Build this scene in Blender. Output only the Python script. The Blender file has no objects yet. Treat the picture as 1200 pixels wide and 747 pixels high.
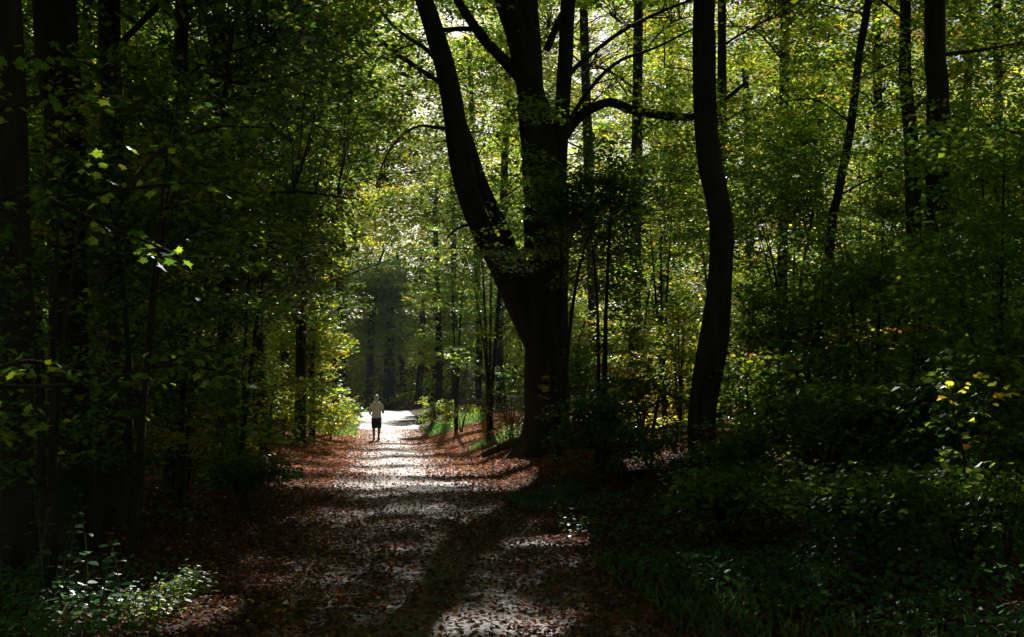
import bpy, math, random
import numpy as np
from mathutils import Vector

R = math.radians
rng = np.random.default_rng(11)
random.seed(5)
scene = bpy.context.scene
COL = scene.collection

# ------------------------------------------------------------------ tuning
EXPOSURE = 0.93
SHADE_COVER = 4.4  # leaf cover that the added shade sprays build up to
HAZE = .00022
SUN_W = 5.0
SKY_W = 0.05
SUN_EL, SUN_AZ = 30.0, -3.0
S = np.array([math.sin(R(SUN_AZ)) * math.cos(R(SUN_EL)),
              math.cos(R(SUN_AZ)) * math.cos(R(SUN_EL)), math.sin(R(SUN_EL))])
CAMZ, F, PITCH = 1.6, 1250.0, math.atan(92.5 / 1250.0)
CP, SP = math.cos(PITCH), math.sin(PITCH)


def at(px, py, d):
    """point of the place at ground distance d that the photo shows at (px, py)"""
    a, b = (px - 600.0) / F, (373.5 - py) / F
    dy, dz = CP - b * SP, SP + b * CP
    t = d / dy
    return np.array([a * t, d, CAMZ + dz * t])


def atx(px, d):
    return (px - 600.0) / F * d * 1.0027


# ------------------------------------------------------------------ noise
def _hash(i, j, k=0):
    n = (i * 374761393 + j * 668265263 + k * 2147483647 * 31) & 0xFFFFFFFF
    n = ((n ^ (n >> 13)) * 1274126177) & 0xFFFFFFFF
    return ((n ^ (n >> 16)) & 0xFFFF) / 65535.0


def noise2(x, y, k=0):
    x = np.asarray(x, float); y = np.asarray(y, float)
    xi = np.floor(x).astype(np.int64); yi = np.floor(y).astype(np.int64)
    fx = x - xi; fy = y - yi
    fx = fx * fx * (3 - 2 * fx); fy = fy * fy * (3 - 2 * fy)
    a = _hash(xi, yi, k); b = _hash(xi + 1, yi, k)
    c = _hash(xi, yi + 1, k); d = _hash(xi + 1, yi + 1, k)
    return a + (b - a) * fx + (c - a) * fy + (a - b - c + d) * fx * fy


def fbm(x, y, k=0, o=3):
    s = 0; w = .5
    for i in range(o):
        s = s + w * noise2(x * 2 ** i + 17 * i, y * 2 ** i - 9 * i, k + i); w *= .5
    return s / (1 - .5 ** o)


def noise3(x, y, z):
    return (noise2(x, y, 3) + noise2(y + 31.7, z, 5) + noise2(z - 11.3, x, 7)) / 3


def sstep(e0, e1, x):
    t = np.clip((x - e0) / (e1 - e0), 0, 1)
    return t * t * (3 - 2 * t)


# ------------------------------------------------------------------ terrain
def path_x(y):
    y = np.asarray(y, float)
    return 0.65 - 0.1286 * y - 0.006 * np.clip(y - 62, 0, None) ** 1.6


PATH_HW = 1.6


def height(x, y):
    x = np.asarray(x, float); y = np.asarray(y, float)
    s = x - path_x(y)
    r = np.clip(s - PATH_HW - .15, 0, None)
    l = np.clip(-s - PATH_HW - .3, 0, None)
    wr = sstep(11, 19, y)
    wl = sstep(17, 26, y) * (1 - .6 * sstep(40, 55, y))
    h = wr * .95 * (1 - np.exp(-r * .38)) + wl * .55 * (1 - np.exp(-l * .30))
    h = h + .10 * (1 - wr) * sstep(0, 2, r) + .05 * sstep(0, 2, l)
    off = sstep(.1, 1.5, np.maximum(r, l))
    h = h + off * .22 * (fbm(x * .35, y * .35, 2) - .5) + off * .10 * (noise2(x * 1.6, y * 1.6, 9) - .5)
    h = h + (1 - off) * .05 * (fbm(x * .8, y * .5, 4) - .5) - .03 * np.exp(-((np.abs(s) - .75) / .35) ** 2)
    h = h + .80 * sstep(40, 66, y) - .02 * np.clip(y - 67, 0, 25)
    return h + 12 * sstep(98, 145, y)


def ground(px, py):
    """where the ray of the photo pixel meets the ground"""
    d = 20.0
    for _ in range(40):
        p = at(px, py, d)
        hz = float(height(p[0], d))
        q = at(px, py, 1.0)
        slope = q[2] - CAMZ
        nd = (hz - CAMZ) / slope if slope < -1e-4 else 90.0
        d = d + .5 * (min(max(nd, 3), 95) - d)
    return np.array([at(px, py, d)[0], d, float(height(at(px, py, d)[0], d))])


# ------------------------------------------------------------------ gaps of the canopy the sun comes through
# (photo point on the ground, half width m, half length m, strength)
GAPS = [(455, 487, 2.2, 5.0, 1), (452, 507, 1.7, 4.0, 1), (470, 520, 2.0, 3.0, 1), (455, 540, 1.5, 2.5, 1),
        (410, 507, 1.6, 4.0, .95), (545, 497, 1.2, 4.0, .8), (540, 521, 1.4, 2.2, 1), (585, 522, 1.1, 2.0, .9),
        (480, 551, 1.3, 1.0, .9), (420, 535, .9, 2.2, .9),
        (600, 545, .9, 1.3, 1), (550, 550, 1.0, .8, .85), (520, 567, 1.6, .45, .9), (590, 572, .8, .35, .8),
        (455, 577, 1.5, .40, .9), (365, 570, .9, .22, .9), (450, 598, 1.4, .35, .65), (500, 592, .5, .2, .8),
        (495, 640, .75, .20, .75), (600, 632, .75, .20, .7), (690, 655, .4, .30, .9), (400, 612, .8, .2, .55),
        (330, 678, .75, .28, .7), (205, 700, .50, .34, 1.0), (430, 640, .3, .12, .7), (390, 660, .5, .15, .5),
        (610, 730, .62, .27, 1.5), (545, 700, .5, .12, .5), (660, 715, .4, .16, .55),
        (650, 590, .5, .25, .55), (870, 545, .8, 1.4, .3), (800, 520, .7, 2.5, .95), (760, 500, 1.2, 2.0, .6),
        (960, 560, .6, .8, .5), (840, 620, .3, .4, .8), (1150, 640, .35, .3, .5), (95, 605, .25, .25, .5),
        (380, 480, 1.6, 4.0, .7)]
_G = [(5.2, 10.5, .6, .9, .8), (4.6, 11.5, .5, .8, .7), (2.3, 17.2, .5, .9, .8), (3.7, 23.5, 1.8, 6.5, .6), (6.5, 20, 1.6, 4, .35), (10, 22, 2, 4, .3), (-.4, 25, 1.2, 2.0, 1), (-1.3, 22.6, 1.2, .7, .9), (3.45, 13.2, .8, 2.0, .6), (3.1, 17.5, .6, 2.6, .95), (-6.5, 31, 1.3, 7, 1), (-6.9, 37, 1.1, 9, .95), (-6.3, 38, 1.3, 3, 1), (-6.6, 49, 1.2, 4, 1), (-3.5, 49, 1.2, 4, 1), (-1.9, 39, 1.1, 3, 1), (-5.1, 40.5, 1.1, 2.6, 1), (-2.65, 8.2, 1.0, .8, 1), (.75, 12.4, .5, .4, .95),
      (-1.9, .9, .45, .45, .62), (-1.5, 2.2, .35, .3, .62), (-2.1, 2.5, .45, .3, .62), (-2.6, 3.0, .2, .2, .5), (3.95, 6.7, .4, .45, .95), (3.2, 6.4, .14, .25, .9), (3.9, 16.6, .7, 1.3, .95), (3.7, 7.6, .3, .3, .8), (.75, 20.3, .3, .5, .9)]
for (px, py, a, b, s) in GAPS:
    g = ground(px, py)
    near = g[1] < 17
    e = .12 if near else .10
    _G.append((g[0], g[1], a + e, b + e, s * (.42 if near else 1)))


def shade_bands(u, v):
    """strips of shade across the path; leaf sprays are added above to cast them"""
    w = 1.1 * (noise2(u * .45, v * .1, 55) - .5)
    b = np.zeros_like(u)
    for c_, h_ in ((37.4, .7), (33.2, .55), (29.3, .65), (25.2, .6), (21.4, .6), (18.2, .6)):
        b = np.maximum(b, np.exp(-((v - c_ - w) / h_) ** 4))
    return b * ((u > -9) & (u < 2.5) & ((v < 34) | (u > -6.6)))


def lit(u, v):
    n = fbm(u * 1.1, v * .8, 21) - .5
    n2 = noise2(u * .8 + v * .15, v * 2.2, 33) - .5
    m = np.zeros_like(u)
    for (gx, gy, a, b, s) in _G:
        d = np.sqrt(((u - gx) / a) ** 2 + ((v - gy) / b) ** 2) + n * .9 + n2 * .8
        m = np.maximum(m, s * (1 - sstep(.80, 1.05, d)))
    return m * (1 - .92 * shade_bands(u, v))


def column(p):
    k = (p[:, 2] - .15) / S[2]
    return p[:, 0] - k * S[0], p[:, 1] - k * S[1]


# ------------------------------------------------------------------ mesh building
def link(name, me, parent=None, mats=()):
    o = bpy.data.objects.new(name, me)
    COL.objects.link(o)
    for m in mats:
        me.materials.append(m)
    if parent is not None:
        o.parent = parent
        o.matrix_parent_inverse = parent.matrix_basis.inverted()
    return o


def build(name, verts, faces_list, mats, parent=None, attrs=None, smooth=False):
    """faces_list: [(faces array n x k, material index)], faces with equal k per entry"""
    me = bpy.data.meshes.new(name)
    verts = np.asarray(verts, np.float32)
    me.vertices.add(len(verts))
    me.vertices.foreach_set('co', verts.ravel())
    loops, starts, mi = [], [], []
    pos = 0
    for f, m in faces_list:
        f = np.asarray(f, np.int32)
        if len(f) == 0:
            continue
        n, k = f.shape
        loops.append(f.ravel())
        starts.append(pos + np.arange(n, dtype=np.int32) * k)
        mi.append(np.full(n, m, np.int32))
        pos += n * k
    loops = np.concatenate(loops); starts = np.concatenate(starts); mi = np.concatenate(mi)
    me.loops.add(len(loops)); me.loops.foreach_set('vertex_index', loops)
    me.polygons.add(len(starts)); me.polygons.foreach_set('loop_start', starts)
    me.polygons.foreach_set('material_index', mi)
    if smooth:
        me.polygons.foreach_set('use_smooth', np.ones(len(starts), bool))
    if attrs:
        for an, av in attrs.items():
            a = me.attributes.new(an, 'FLOAT', 'POINT')
            a.data.foreach_set('value', np.asarray(av, np.float32))
    me.update(calc_edges=True)
    me.validate()
    return link(name, me, parent, mats)


def tag(o, label=None, cat=None, group=None, kind=None):
    if label: o['label'] = label
    if cat: o['category'] = cat
    if group: o['group'] = group
    if kind: o['kind'] = kind
    return o


def empty(name, loc, label, cat, group=None):
    o = bpy.data.objects.new(name, None)
    COL.objects.link(o)
    o.location = [float(c) for c in loc]
    o.empty_display_size = .3
    bpy.context.view_layer.update()
    return tag(o, label, cat, group)


def resample(pts, rad, n):
    """Catmull-Rom through the points"""
    pts = np.asarray(pts, float); rad = np.asarray(rad, float)
    P = np.vstack([2 * pts[0] - pts[1], pts, 2 * pts[-1] - pts[-2]])
    Q = np.concatenate([[rad[0]], rad, [rad[-1]]])
    t = np.linspace(0, len(pts) - 1 - 1e-6, n)
    i = t.astype(int); f = (t - i)[:, None]
    p0, p1, p2, p3 = P[i], P[i + 1], P[i + 2], P[i + 3]
    out = .5 * (2 * p1 + (p2 - p0) * f + (2 * p0 - 5 * p1 + 4 * p2 - p3) * f ** 2 + (3 * p1 - p0 - 3 * p2 + p3) * f ** 3)
    r = np.interp(t, np.arange(len(rad)), rad)
    return out, r


def tube(pts, rad, sides=8, rough=0.0, seed=0, flare=None):
    """verts and quads of one tapered tube; rough = radial unevenness, flare = (height, amount, lobes)"""
    pts = np.asarray(pts, float); n = len(pts)
    tg = np.gradient(pts, axis=0)
    tg /= np.linalg.norm(tg, axis=1)[:, None] + 1e-9
    ref = np.array([0, 1.0, 0]) if abs(tg[0][1]) < .8 else np.array([1.0, 0, 0])
    a = np.cross(tg, ref); a /= np.linalg.norm(a, axis=1)[:, None] + 1e-9
    b = np.cross(tg, a)
    th = np.linspace(0, 2 * math.pi, sides, endpoint=False)
    r = np.asarray(rad)[:, None] * np.ones((1, sides))
    if rough:
        zz = np.cumsum(np.r_[0, np.linalg.norm(np.diff(pts, axis=0), axis=1)])[:, None]
        r = r * (1 + rough * 2 * (fbm(np.cos(th)[None] * 2 + seed * 7.3, np.sin(th)[None] * 2 + zz * .8, 40) - .5)
                 + rough * .7 * (noise2(th[None] * 3 + seed, zz * 2.5, 41) - .5))
    if flare:
        hz = np.clip(1 - (pts[:, 2] - pts[0, 2]) / flare[0], 0, 1)[:, None]
        r = r * (1 + flare[1] * hz ** 2.2 * (1 + .55 * np.cos(th[None] * flare[2] + seed)))
    v = pts[:, None] + r[:, :, None] * (np.cos(th)[None, :, None] * a[:, None] + np.sin(th)[None, :, None] * b[:, None])
    v = v.reshape(-1, 3)
    i = np.arange(n - 1)[:, None] * sides; j = np.arange(sides)[None]
    jn = (j + 1) % sides
    q = np.stack([i + j, i + jn, i + sides + jn, i + sides + j], -1).reshape(-1, 4)
    return v, q


class MB:
    def __init__(s):
        s.v, s.q, s.n = [], [], 0

    def add(s, v, q):
        s.v.append(v); s.q.append(np.asarray(q) + s.n); s.n += len(v)

    def build(s, name, mat, parent=None, smooth=True):
        return build(name, np.vstack(s.v), [(np.vstack(s.q), 0)], [mat], parent, smooth=smooth)


def twigs(p0, p3, r0, r1, rg, segs=4, sag=.12):
    """many thin 3-sided branches at once (n x 3 ends)"""
    n = len(p0)
    L = np.linalg.norm(p3 - p0, axis=1)[:, None]
    mid = (p0 + p3) / 2 + rg.normal(0, .10, (n, 3)) * L + np.array([0, 0, 1]) * sag * L
    t = np.linspace(0, 1, segs)[None, :, None]
    P = (1 - t) ** 2 * p0[:, None] + 2 * t * (1 - t) * mid[:, None] + t ** 2 * p3[:, None]
    P[:, 1:-1] += rg.normal(0, .025, (n, segs - 2, 3)) * L[:, None]
    tg = np.gradient(P, axis=1); tg /= np.linalg.norm(tg, axis=2)[:, :, None] + 1e-9
    a = np.cross(tg, np.array([.3, .2, 1.0])); a /= np.linalg.norm(a, axis=2)[:, :, None] + 1e-9
    b = np.cross(tg, a)
    th = np.array([0, 2.1, 4.2])
    r = (np.asarray(r0)[:, None] * (1 - t[0, :, 0]) + np.asarray(r1)[:, None] * t[0, :, 0])[:, :, None, None]
    v = P[:, :, None] + r * (np.cos(th)[None, None, :, None] * a[:, :, None] + np.sin(th)[None, None, :, None] * b[:, :, None])
    base = (np.arange(n) * segs * 3)[:, None, None]
    i = (np.arange(segs - 1) * 3)[None, :, None]; j = np.arange(3)[None, None]; jn = (j + 1) % 3
    q = np.stack([base + i + j, base + i + jn, base + i + 3 + jn, base + i + 3 + j], -1).reshape(-1, 4)
    return v.reshape(-1, 3), q


HEX = np.array([[0, 0, 0], [.30, .33, .10], [.42, .72, .07], [0, 1, -.06], [-.42, .72, .07], [-.30, .33, .10]])
HEX[:, 1] -= .5
RHO = np.array([[0, -.5, 0], [.36, 0.05, .09], [0, .5, -.05], [-.36, 0.05, .09]])
OVAL = np.array([[0, -.5, 0], [.24, -.28, .05], [.34, .02, .07], [.2, .32, .03], [0, .5, -.07],
                 [-.2, .32, .03], [-.34, .02, .07], [-.24, -.28, .05]])


def leaves(c, L, rg, tilt=.5, shape=RHO, facing=None, nrm=None):
    """leaf blades at centres c: verts (n*k x 3) and faces (n x k)"""
    n = len(c); k = len(shape)
    nz = np.stack([rg.normal(0, tilt, n), rg.normal(0, tilt, n), np.ones(n)], 1)
    if nrm is not None:
        nz = nz + nrm
    nz /= np.linalg.norm(nz, axis=1)[:, None]
    if facing is None:
        a = rg.uniform(0, 2 * math.pi, n)
        facing = np.stack([np.cos(a), np.sin(a), rg.normal(-.25, .3, n)], 1)
    d = facing - (facing * nz).sum(1)[:, None] * nz
    d /= np.linalg.norm(d, axis=1)[:, None] + 1e-9
    w = np.cross(d, nz)
    s = np.asarray(L)[:, None, None] if np.ndim(L) else np.full((n, 1, 1), L)
    v = c[:, None] + s * (shape[None, :, 0:1] * w[:, None] + shape[None, :, 1:2] * d[:, None] + shape[None, :, 2:3] * nz[:, None])
    return v.reshape(-1, 3), np.arange(n * k).reshape(n, k)


# ------------------------------------------------------------------ materials
def mat_new(name):
    m = bpy.data.materials.new(name); m.use_nodes = True
    nt = m.node_tree; nt.nodes.clear()
    return m, nt, nt.nodes, nt.links


def ramp(N, stops):
    r = N.new('ShaderNodeValToRGB')
    e = r.color_ramp.elements
    while len(e) < len(stops):
        e.new(.5)
    for i, (p, c) in enumerate(stops):
        e[i].position = p; e[i].color = (*c, 1)
    return r


def leaf_mat(name, refl, trans, gloss=.17, rough=.42, tw=1.0):
    m, nt, N, Lk = mat_new(name)
    at_ = N.new('ShaderNodeAttribute'); at_.attribute_name = 'tint'
    r1 = ramp(N, refl); r2 = ramp(N, trans)
    Lk.new(at_.outputs['Fac'], r1.inputs[0]); Lk.new(at_.outputs['Fac'], r2.inputs[0])
    d = N.new('ShaderNodeBsdfDiffuse'); t = N.new('ShaderNodeBsdfTranslucent')
    Lk.new(r1.outputs[0], d.inputs[0]); Lk.new(r2.outputs[0], t.inputs[0])
    a = N.new('ShaderNodeAddShader'); Lk.new(d.outputs[0], a.inputs[0]); Lk.new(t.outputs[0], a.inputs[1])
    g = N.new('ShaderNodeBsdfGlossy'); g.inputs['Roughness'].default_value = rough
    g.inputs[0].default_value = (.9, .95, 1, 1)
    fr = N.new('ShaderNodeFresnel'); fr.inputs[0].default_value = 1.38
    mu = N.new('ShaderNodeMath'); mu.operation = 'MULTIPLY'; mu.inputs[1].default_value = gloss
    Lk.new(fr.outputs[0], mu.inputs[0])
    mx = N.new('ShaderNodeMixShader'); Lk.new(mu.outputs[0], mx.inputs[0])
    Lk.new(a.outputs[0], mx.inputs[1]); Lk.new(g.outputs[0], mx.inputs[2])
    out = N.new('ShaderNodeOutputMaterial'); Lk.new(mx.outputs[0], out.inputs[0])
    return m


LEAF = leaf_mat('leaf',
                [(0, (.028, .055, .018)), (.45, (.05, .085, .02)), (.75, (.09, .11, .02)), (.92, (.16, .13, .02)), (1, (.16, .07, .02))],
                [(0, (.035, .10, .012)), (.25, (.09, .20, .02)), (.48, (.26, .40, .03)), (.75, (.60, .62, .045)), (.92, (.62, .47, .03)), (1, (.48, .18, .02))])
GREEN = leaf_mat('green_leaf',
                 [(0, (.02, .07, .03)), (.6, (.04, .10, .03)), (1, (.09, .12, .03))],
                 [(0, (.03, .12, .03)), (.6, (.12, .24, .05)), (1, (.35, .40, .06))], gloss=.3, rough=.4)
DEAD = leaf_mat('dead_leaf',
                [(0, (.05, .032, .022)), (.35, (.12, .06, .032)), (.62, (.31, .070, .030)), (.8, (.42, .115, .040)), (.93, (.42, .23, .04)), (1, (.40, .34, .06))],
                [(0, (.015, .01, .006)), (.5, (.09, .024, .010)), (.8, (.26, .08, .02)), (1, (.30, .22, .03))], gloss=.06, rough=.5)


def bark_mat(name, c0, c1, moss=None, scale=9.0):
    m, nt, N, Lk = mat_new(name)
    tc = N.new('ShaderNodeTexCoord'); mp = N.new('ShaderNodeMapping'); mp.inputs['Scale'].default_value = (1, 1, .22)
    Lk.new(tc.outputs['Object'], mp.inputs[0])
    n = N.new('ShaderNodeTexNoise'); n.inputs['Scale'].default_value = scale; n.inputs['Detail'].default_value = 8
    Lk.new(mp.outputs[0], n.inputs[0])
    r = ramp(N, [(.3, c0), (.7, c1)]); Lk.new(n.outputs[0], r.inputs[0])
    p = N.new('ShaderNodeBsdfPrincipled'); p.inputs['Roughness'].default_value = .9; p.inputs['Specular IOR Level'].default_value = .12
    src = r.outputs[0]
    if moss:
        n2 = N.new('ShaderNodeTexNoise'); n2.inputs['Scale'].default_value = 2.3; n2.inputs['Detail'].default_value = 5
        Lk.new(tc.outputs['Object'], n2.inputs[0])
        r2 = ramp(N, [(.5, (0, 0, 0)), (.66, (1, 1, 1))]); Lk.new(n2.outputs[0], r2.inputs[0])
        mx = N.new('ShaderNodeMixRGB'); mx.inputs[2].default_value = (*moss, 1)
        Lk.new(r2.outputs[0], mx.inputs[0]); Lk.new(src, mx.inputs[1]); src = mx.outputs[0]
    Lk.new(src, p.inputs['Base Color'])
    b = N.new('ShaderNodeBump'); b.inputs['Strength'].default_value = 1.0; b.inputs['Distance'].default_value = .06
    Lk.new(n.outputs[0], b.inputs['Height']); Lk.new(b.outputs[0], p.inputs['Normal'])
    out = N.new('ShaderNodeOutputMaterial'); Lk.new(p.outputs[0], out.inputs[0])
    return m


BARK = bark_mat('bark', (.022, .018, .015), (.065, .054, .044))
BEECH = bark_mat('beech_bark', (.03, .027, .024), (.07, .063, .055), (.03, .04, .015), 5)
MOSSY = bark_mat('mossy_bark', (.018, .016, .012), (.05, .042, .032), (.022, .034, .010))
DEADWOOD = bark_mat('dead_wood', (.05, .035, .025), (.16, .11, .08), (.04, .055, .02))


def soil_mat(name, c0, c1, c2, bump, sc, rough=.9, spec=.3):
    m, nt, N, Lk = mat_new(name)
    tc = N.new('ShaderNodeTexCoord')
    n = N.new('ShaderNodeTexNoise'); n.inputs['Scale'].default_value = sc; n.inputs['Detail'].default_value = 10
    n.inputs['Roughness'].default_value = .65
    n2 = N.new('ShaderNodeTexNoise'); n2.inputs['Scale'].default_value = .6; n2.inputs['Detail'].default_value = 4
    v = N.new('ShaderNodeTexVoronoi'); v.inputs['Scale'].default_value = sc * 3.5
    for q in (n, n2, v):
        Lk.new(tc.outputs['Object'], q.inputs[0])
    r = ramp(N, [(.3, c0), (.55, c1), (.75, c2)]); Lk.new(n.outputs[0], r.inputs[0])
    mx = N.new('ShaderNodeMixRGB'); mx.blend_type = 'MULTIPLY'; mx.inputs[0].default_value = .6
    r2 = ramp(N, [(.3, (.55, .5, .48)), (.65, (1, 1, 1))]); Lk.new(n2.outputs[0], r2.inputs[0])
    Lk.new(r.outputs[0], mx.inputs[1]); Lk.new(r2.outputs[0], mx.inputs[2])
    p = N.new('ShaderNodeBsdfPrincipled'); p.inputs['Roughness'].default_value = rough
    p.inputs['Specular IOR Level'].default_value = spec
    Lk.new(mx.outputs[0], p.inputs['Base Color'])
    ad = N.new('ShaderNodeMath'); ad.operation = 'MULTIPLY_ADD'; ad.inputs[1].default_value = .5
    Lk.new(v.outputs['Distance'], ad.inputs[0]); Lk.new(n.outputs[0], ad.inputs[2])
    b = N.new('ShaderNodeBump'); b.inputs['Strength'].default_value = bump; b.inputs['Distance'].default_value = .04
    Lk.new(ad.outputs[0], b.inputs['Height']); Lk.new(b.outputs[0], p.inputs['Normal'])
    out = N.new('ShaderNodeOutputMaterial'); Lk.new(p.outputs[0], out.inputs[0])
    return m


SOIL = soil_mat('forest_soil', (.03, .018, .012), (.085, .042, .025), (.15, .07, .04), .8, 5, .95, .08)
GRAVEL = soil_mat('trodden_path', (.11, .09, .088), (.23, .195, .188), (.36, .315, .305), .8, 7, .68, .22)


def plain(name, c, rough=.7):
    m, nt, N, Lk = mat_new(name)
    tc = N.new('ShaderNodeTexCoord')
    n = N.new('ShaderNodeTexNoise'); n.inputs['Scale'].default_value = 25; n.inputs['Detail'].default_value = 4
    Lk.new(tc.outputs['Object'], n.inputs[0])
    r = ramp(N, [(.3, tuple(x * .85 for x in c)), (.7, c)]); Lk.new(n.outputs[0], r.inputs[0])
    p = N.new('ShaderNodeBsdfPrincipled'); p.inputs['Roughness'].default_value = rough
    Lk.new(r.outputs[0], p.inputs['Base Color'])
    out = N.new('ShaderNodeOutputMaterial'); Lk.new(p.outputs[0], out.inputs[0])
    return m


# ------------------------------------------------------------------ ground and path
def stretch(lo, hi, step, far_lo, far_hi, k=1.22):
    a = list(np.arange(lo, hi + step / 2, step)); d = step
    while a[-1] < far_hi:
        d *= k; a.append(a[-1] + d)
    d = step
    while a[0] > far_lo:
        d *= k; a.insert(0, a[0] - d)
    return np.array(a)


gx = stretch(-11, 13, .16, -700, 700); gy = stretch(3, 50, .16, -500, 900)
X, Y = np.meshgrid(gx, gy)
Z = height(X, Y)
nx, ny = len(gx), len(gy)
i = np.arange(ny - 1)[:, None] * nx; j = np.arange(nx - 1)[None]
q = np.stack([i + j, i + j + 1, i + nx + j + 1, i + nx + j], -1).reshape(-1, 4)
tag(build('ground', np.stack([X, Y, Z], -1).reshape(-1, 3), [(q, 0)], [SOIL], smooth=True), kind='structure',
    label='dark brown leaf strewn forest floor either side of the path', cat='ground')

py_ = np.r_[np.arange(-30, 3, .5), np.arange(3, 50, .16), np.arange(50, 120, .5)]
cols = np.linspace(-1, 1, 23)
PX = path_x(py_)[:, None] + cols[None] * (PATH_HW + .3 * (fbm(py_ * .7, py_ * 0, 50)[:, None] - .5)
                                          + .25 * (noise2(py_ * 3, py_ * 0, 51)[:, None] - .5)) * np.where(py_ > 60, 1.0, 1.0)[:, None]
PY = np.repeat(py_[:, None], 23, 1)
PZ = height(PX, PY) + .012 - .03 * np.abs(cols[None]) ** 8
n2 = 23
i = np.arange(len(py_) - 1)[:, None] * n2; j = np.arange(n2 - 1)[None]
q = np.stack([i + j, i + j + 1, i + n2 + j + 1, i + n2 + j], -1).reshape(-1, 4)
tag(build('path', np.stack([PX, PY, PZ], -1).reshape(-1, 3), [(q, 0)], [GRAVEL], smooth=True), kind='structure',
    label='pale trodden woodland path running away from the camera', cat='path')


# ------------------------------------------------------------------ crowns
HB_ = .5
COVER = np.zeros((100, 140))          # canopy leaf cover above each half metre of ground, along the sun's rays
TALL = []


def cover_add(c, L):
    k = c[:, 2] > 6
    u, v = column(c[k])
    iu = ((u + 25) / HB_).astype(int); iv = ((v + 15) / HB_).astype(int)
    ok = (iu >= 0) & (iu < 100) & (iv >= 0) & (iv < 140)
    np.add.at(COVER, (iu[ok], iv[ok]), .4 * L * L / HB_ ** 2)


def thin(c, rg, hard=1.0, low=.5):
    """leaves standing in a canopy gap are not there"""
    u, v = column(c)
    m = lit(u, v)
    return ~((c[:, 2] > low + height(c[:, 0], c[:, 1])) & (rg.random(len(c)) < np.clip(m * 1.5, 0, 1) * hard))


def crown(name, parent, limbs, vols, L, per, sr, tint, rg, mat=LEAF, bark=BARK, tilt=.45, shape=RHO, flat=.085, clump=.46,
          cs=.45, gap=1.0, low=.5, twr=.010):
    """leaf sprays in the volumes (x,y,z, rx,ry,rz, n), each carried by a twig from the nearest limb"""
    C = []; per = per * 1.45
    for (cx, cy, cz, rx, ry, rz, n) in vols:
        n = max(3, n / 1.45)
        d = rg.normal(0, 1, (int(n * 2.2), 3)); d /= np.linalg.norm(d, axis=1)[:, None]
        d *= rg.random(len(d))[:, None] ** (1 / 2.4)
        c = np.array([cx, cy, cz]) + d * np.array([rx, ry, rz])
        k = noise3(c[:, 0] * cs, c[:, 1] * cs, c[:, 2] * cs) > clump
        C.append(c[k][:int(n)])
    C = np.vstack(C)
    C = C[C[:, 2] > height(C[:, 0], C[:, 1]) + .15]
    P = np.vstack(limbs)
    dd = np.linalg.norm(C[:, None] - P[None], axis=2) * rg.uniform(.7, 1.4, (len(C), len(P))) + 1.3 * np.clip(P[None, :, 2] - C[:, None, 2] + .2, 0, None)
    A = P[dd.argmin(1)]
    ln = np.linalg.norm(C - A, axis=1)
    u, v = column(C)
    keep = ~((lit(u, v) * gap > .6) & (rg.random(len(C)) < .9) & (C[:, 2] > low + .8))
    tv, tq = twigs(A[keep], C[keep], twr * .55 + twr * .35 * ln[keep], np.full(keep.sum(), twr * .35), rg)
    n = len(C)
    m = rg.poisson(per, n)
    idx = np.repeat(np.arange(n), m); N_ = len(idx)
    r = sr * rg.uniform(.6, 1.3, n)[idx] * np.sqrt(rg.random(N_)); th = rg.uniform(0, 2 * math.pi, N_)
    tl = rg.normal(0, .17, (n, 2))[idx]
    ox, oy = r * np.cos(th), r * np.sin(th)
    oz = tl[:, 0] * ox + tl[:, 1] * oy - .16 * r * r / sr + rg.normal(0, flat * sr, N_)
    c = C[idx] + np.stack([ox, oy, oz], 1)
    k = thin(c, rg, gap, low) & (c[:, 2] > height(c[:, 0], c[:, 1]) + .05)
    c = c[k]; idx = idx[k]; ox, oy = ox[k], oy[k]
    a = np.arctan2(oy, ox) + rg.normal(0, .9, len(c))
    fc = np.stack([np.cos(a), np.sin(a), rg.normal(-.3, .3, len(c))], 1)
    lv, lf = leaves(c, L * rg.uniform(.6, 1.25, len(c)), rg, tilt, shape, fc)
    st = np.clip(rg.normal(tint[0], tint[1], n), 0, 1)
    t = np.clip(st[idx] + rg.normal(0, tint[1] * .7, len(c)), 0, 1)
    cover_add(c, L)
    ks = len(shape)
    V = np.vstack([lv, tv]); T = np.r_[np.repeat(t, ks), np.zeros(len(tv))]
    return build(name, V, [(lf, 0), (tq + len(lv), 1)], [mat, bark], parent, {'tint': T})


def stem(parent, pts, rad, bark, sides=10, n=24, rough=.06, flare=None, name='trunk', seed=0, jit=.0):
    p, r = resample(pts, rad, n)
    if jit:
        s = np.linspace(0, 1, n)[:, None]
        p = p + jit * np.sin(s * math.pi) * np.stack([fbm(s[:, 0] * 5 + seed, s[:, 0] * 0, 60) - .5,
                                                       fbm(s[:, 0] * 5 - seed, s[:, 0] * 0 + 4, 61) - .5, 0 * s[:, 0]], 1)
    mb = MB(); mb.add(*tube(p, r, sides, rough, seed, flare))
    mb.build(name, bark, parent)
    return p


def limb_set(tr, z0, z1, n, reach, rg, up=.35, rad=.05):
    """side limbs leaving a trunk between z0 and z1: polylines"""
    out = []
    for k in range(n):
        z = z0 + (z1 - z0) * (k + rg.random()) / n
        i = int(np.argmin(np.abs(tr[:, 2] - z)))
        a = k * 2.4 + rg.normal(0, .5)
        L = reach * rg.uniform(.6, 1.1) * (1 - .35 * (k / n))
        e = tr[i] + np.array([math.cos(a) * L, math.sin(a) * L, up * L + rg.normal(0, .2)])
        m = (tr[i] + e) / 2 + np.array([0, 0, .10 * L]) + rg.normal(0, .08 * L, 3)
        p, r = resample([tr[i], m, e], [rad * (.6 + .1 * L), rad * .6, rad * .2], 9)
        out.append((p, r))
    return out


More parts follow.
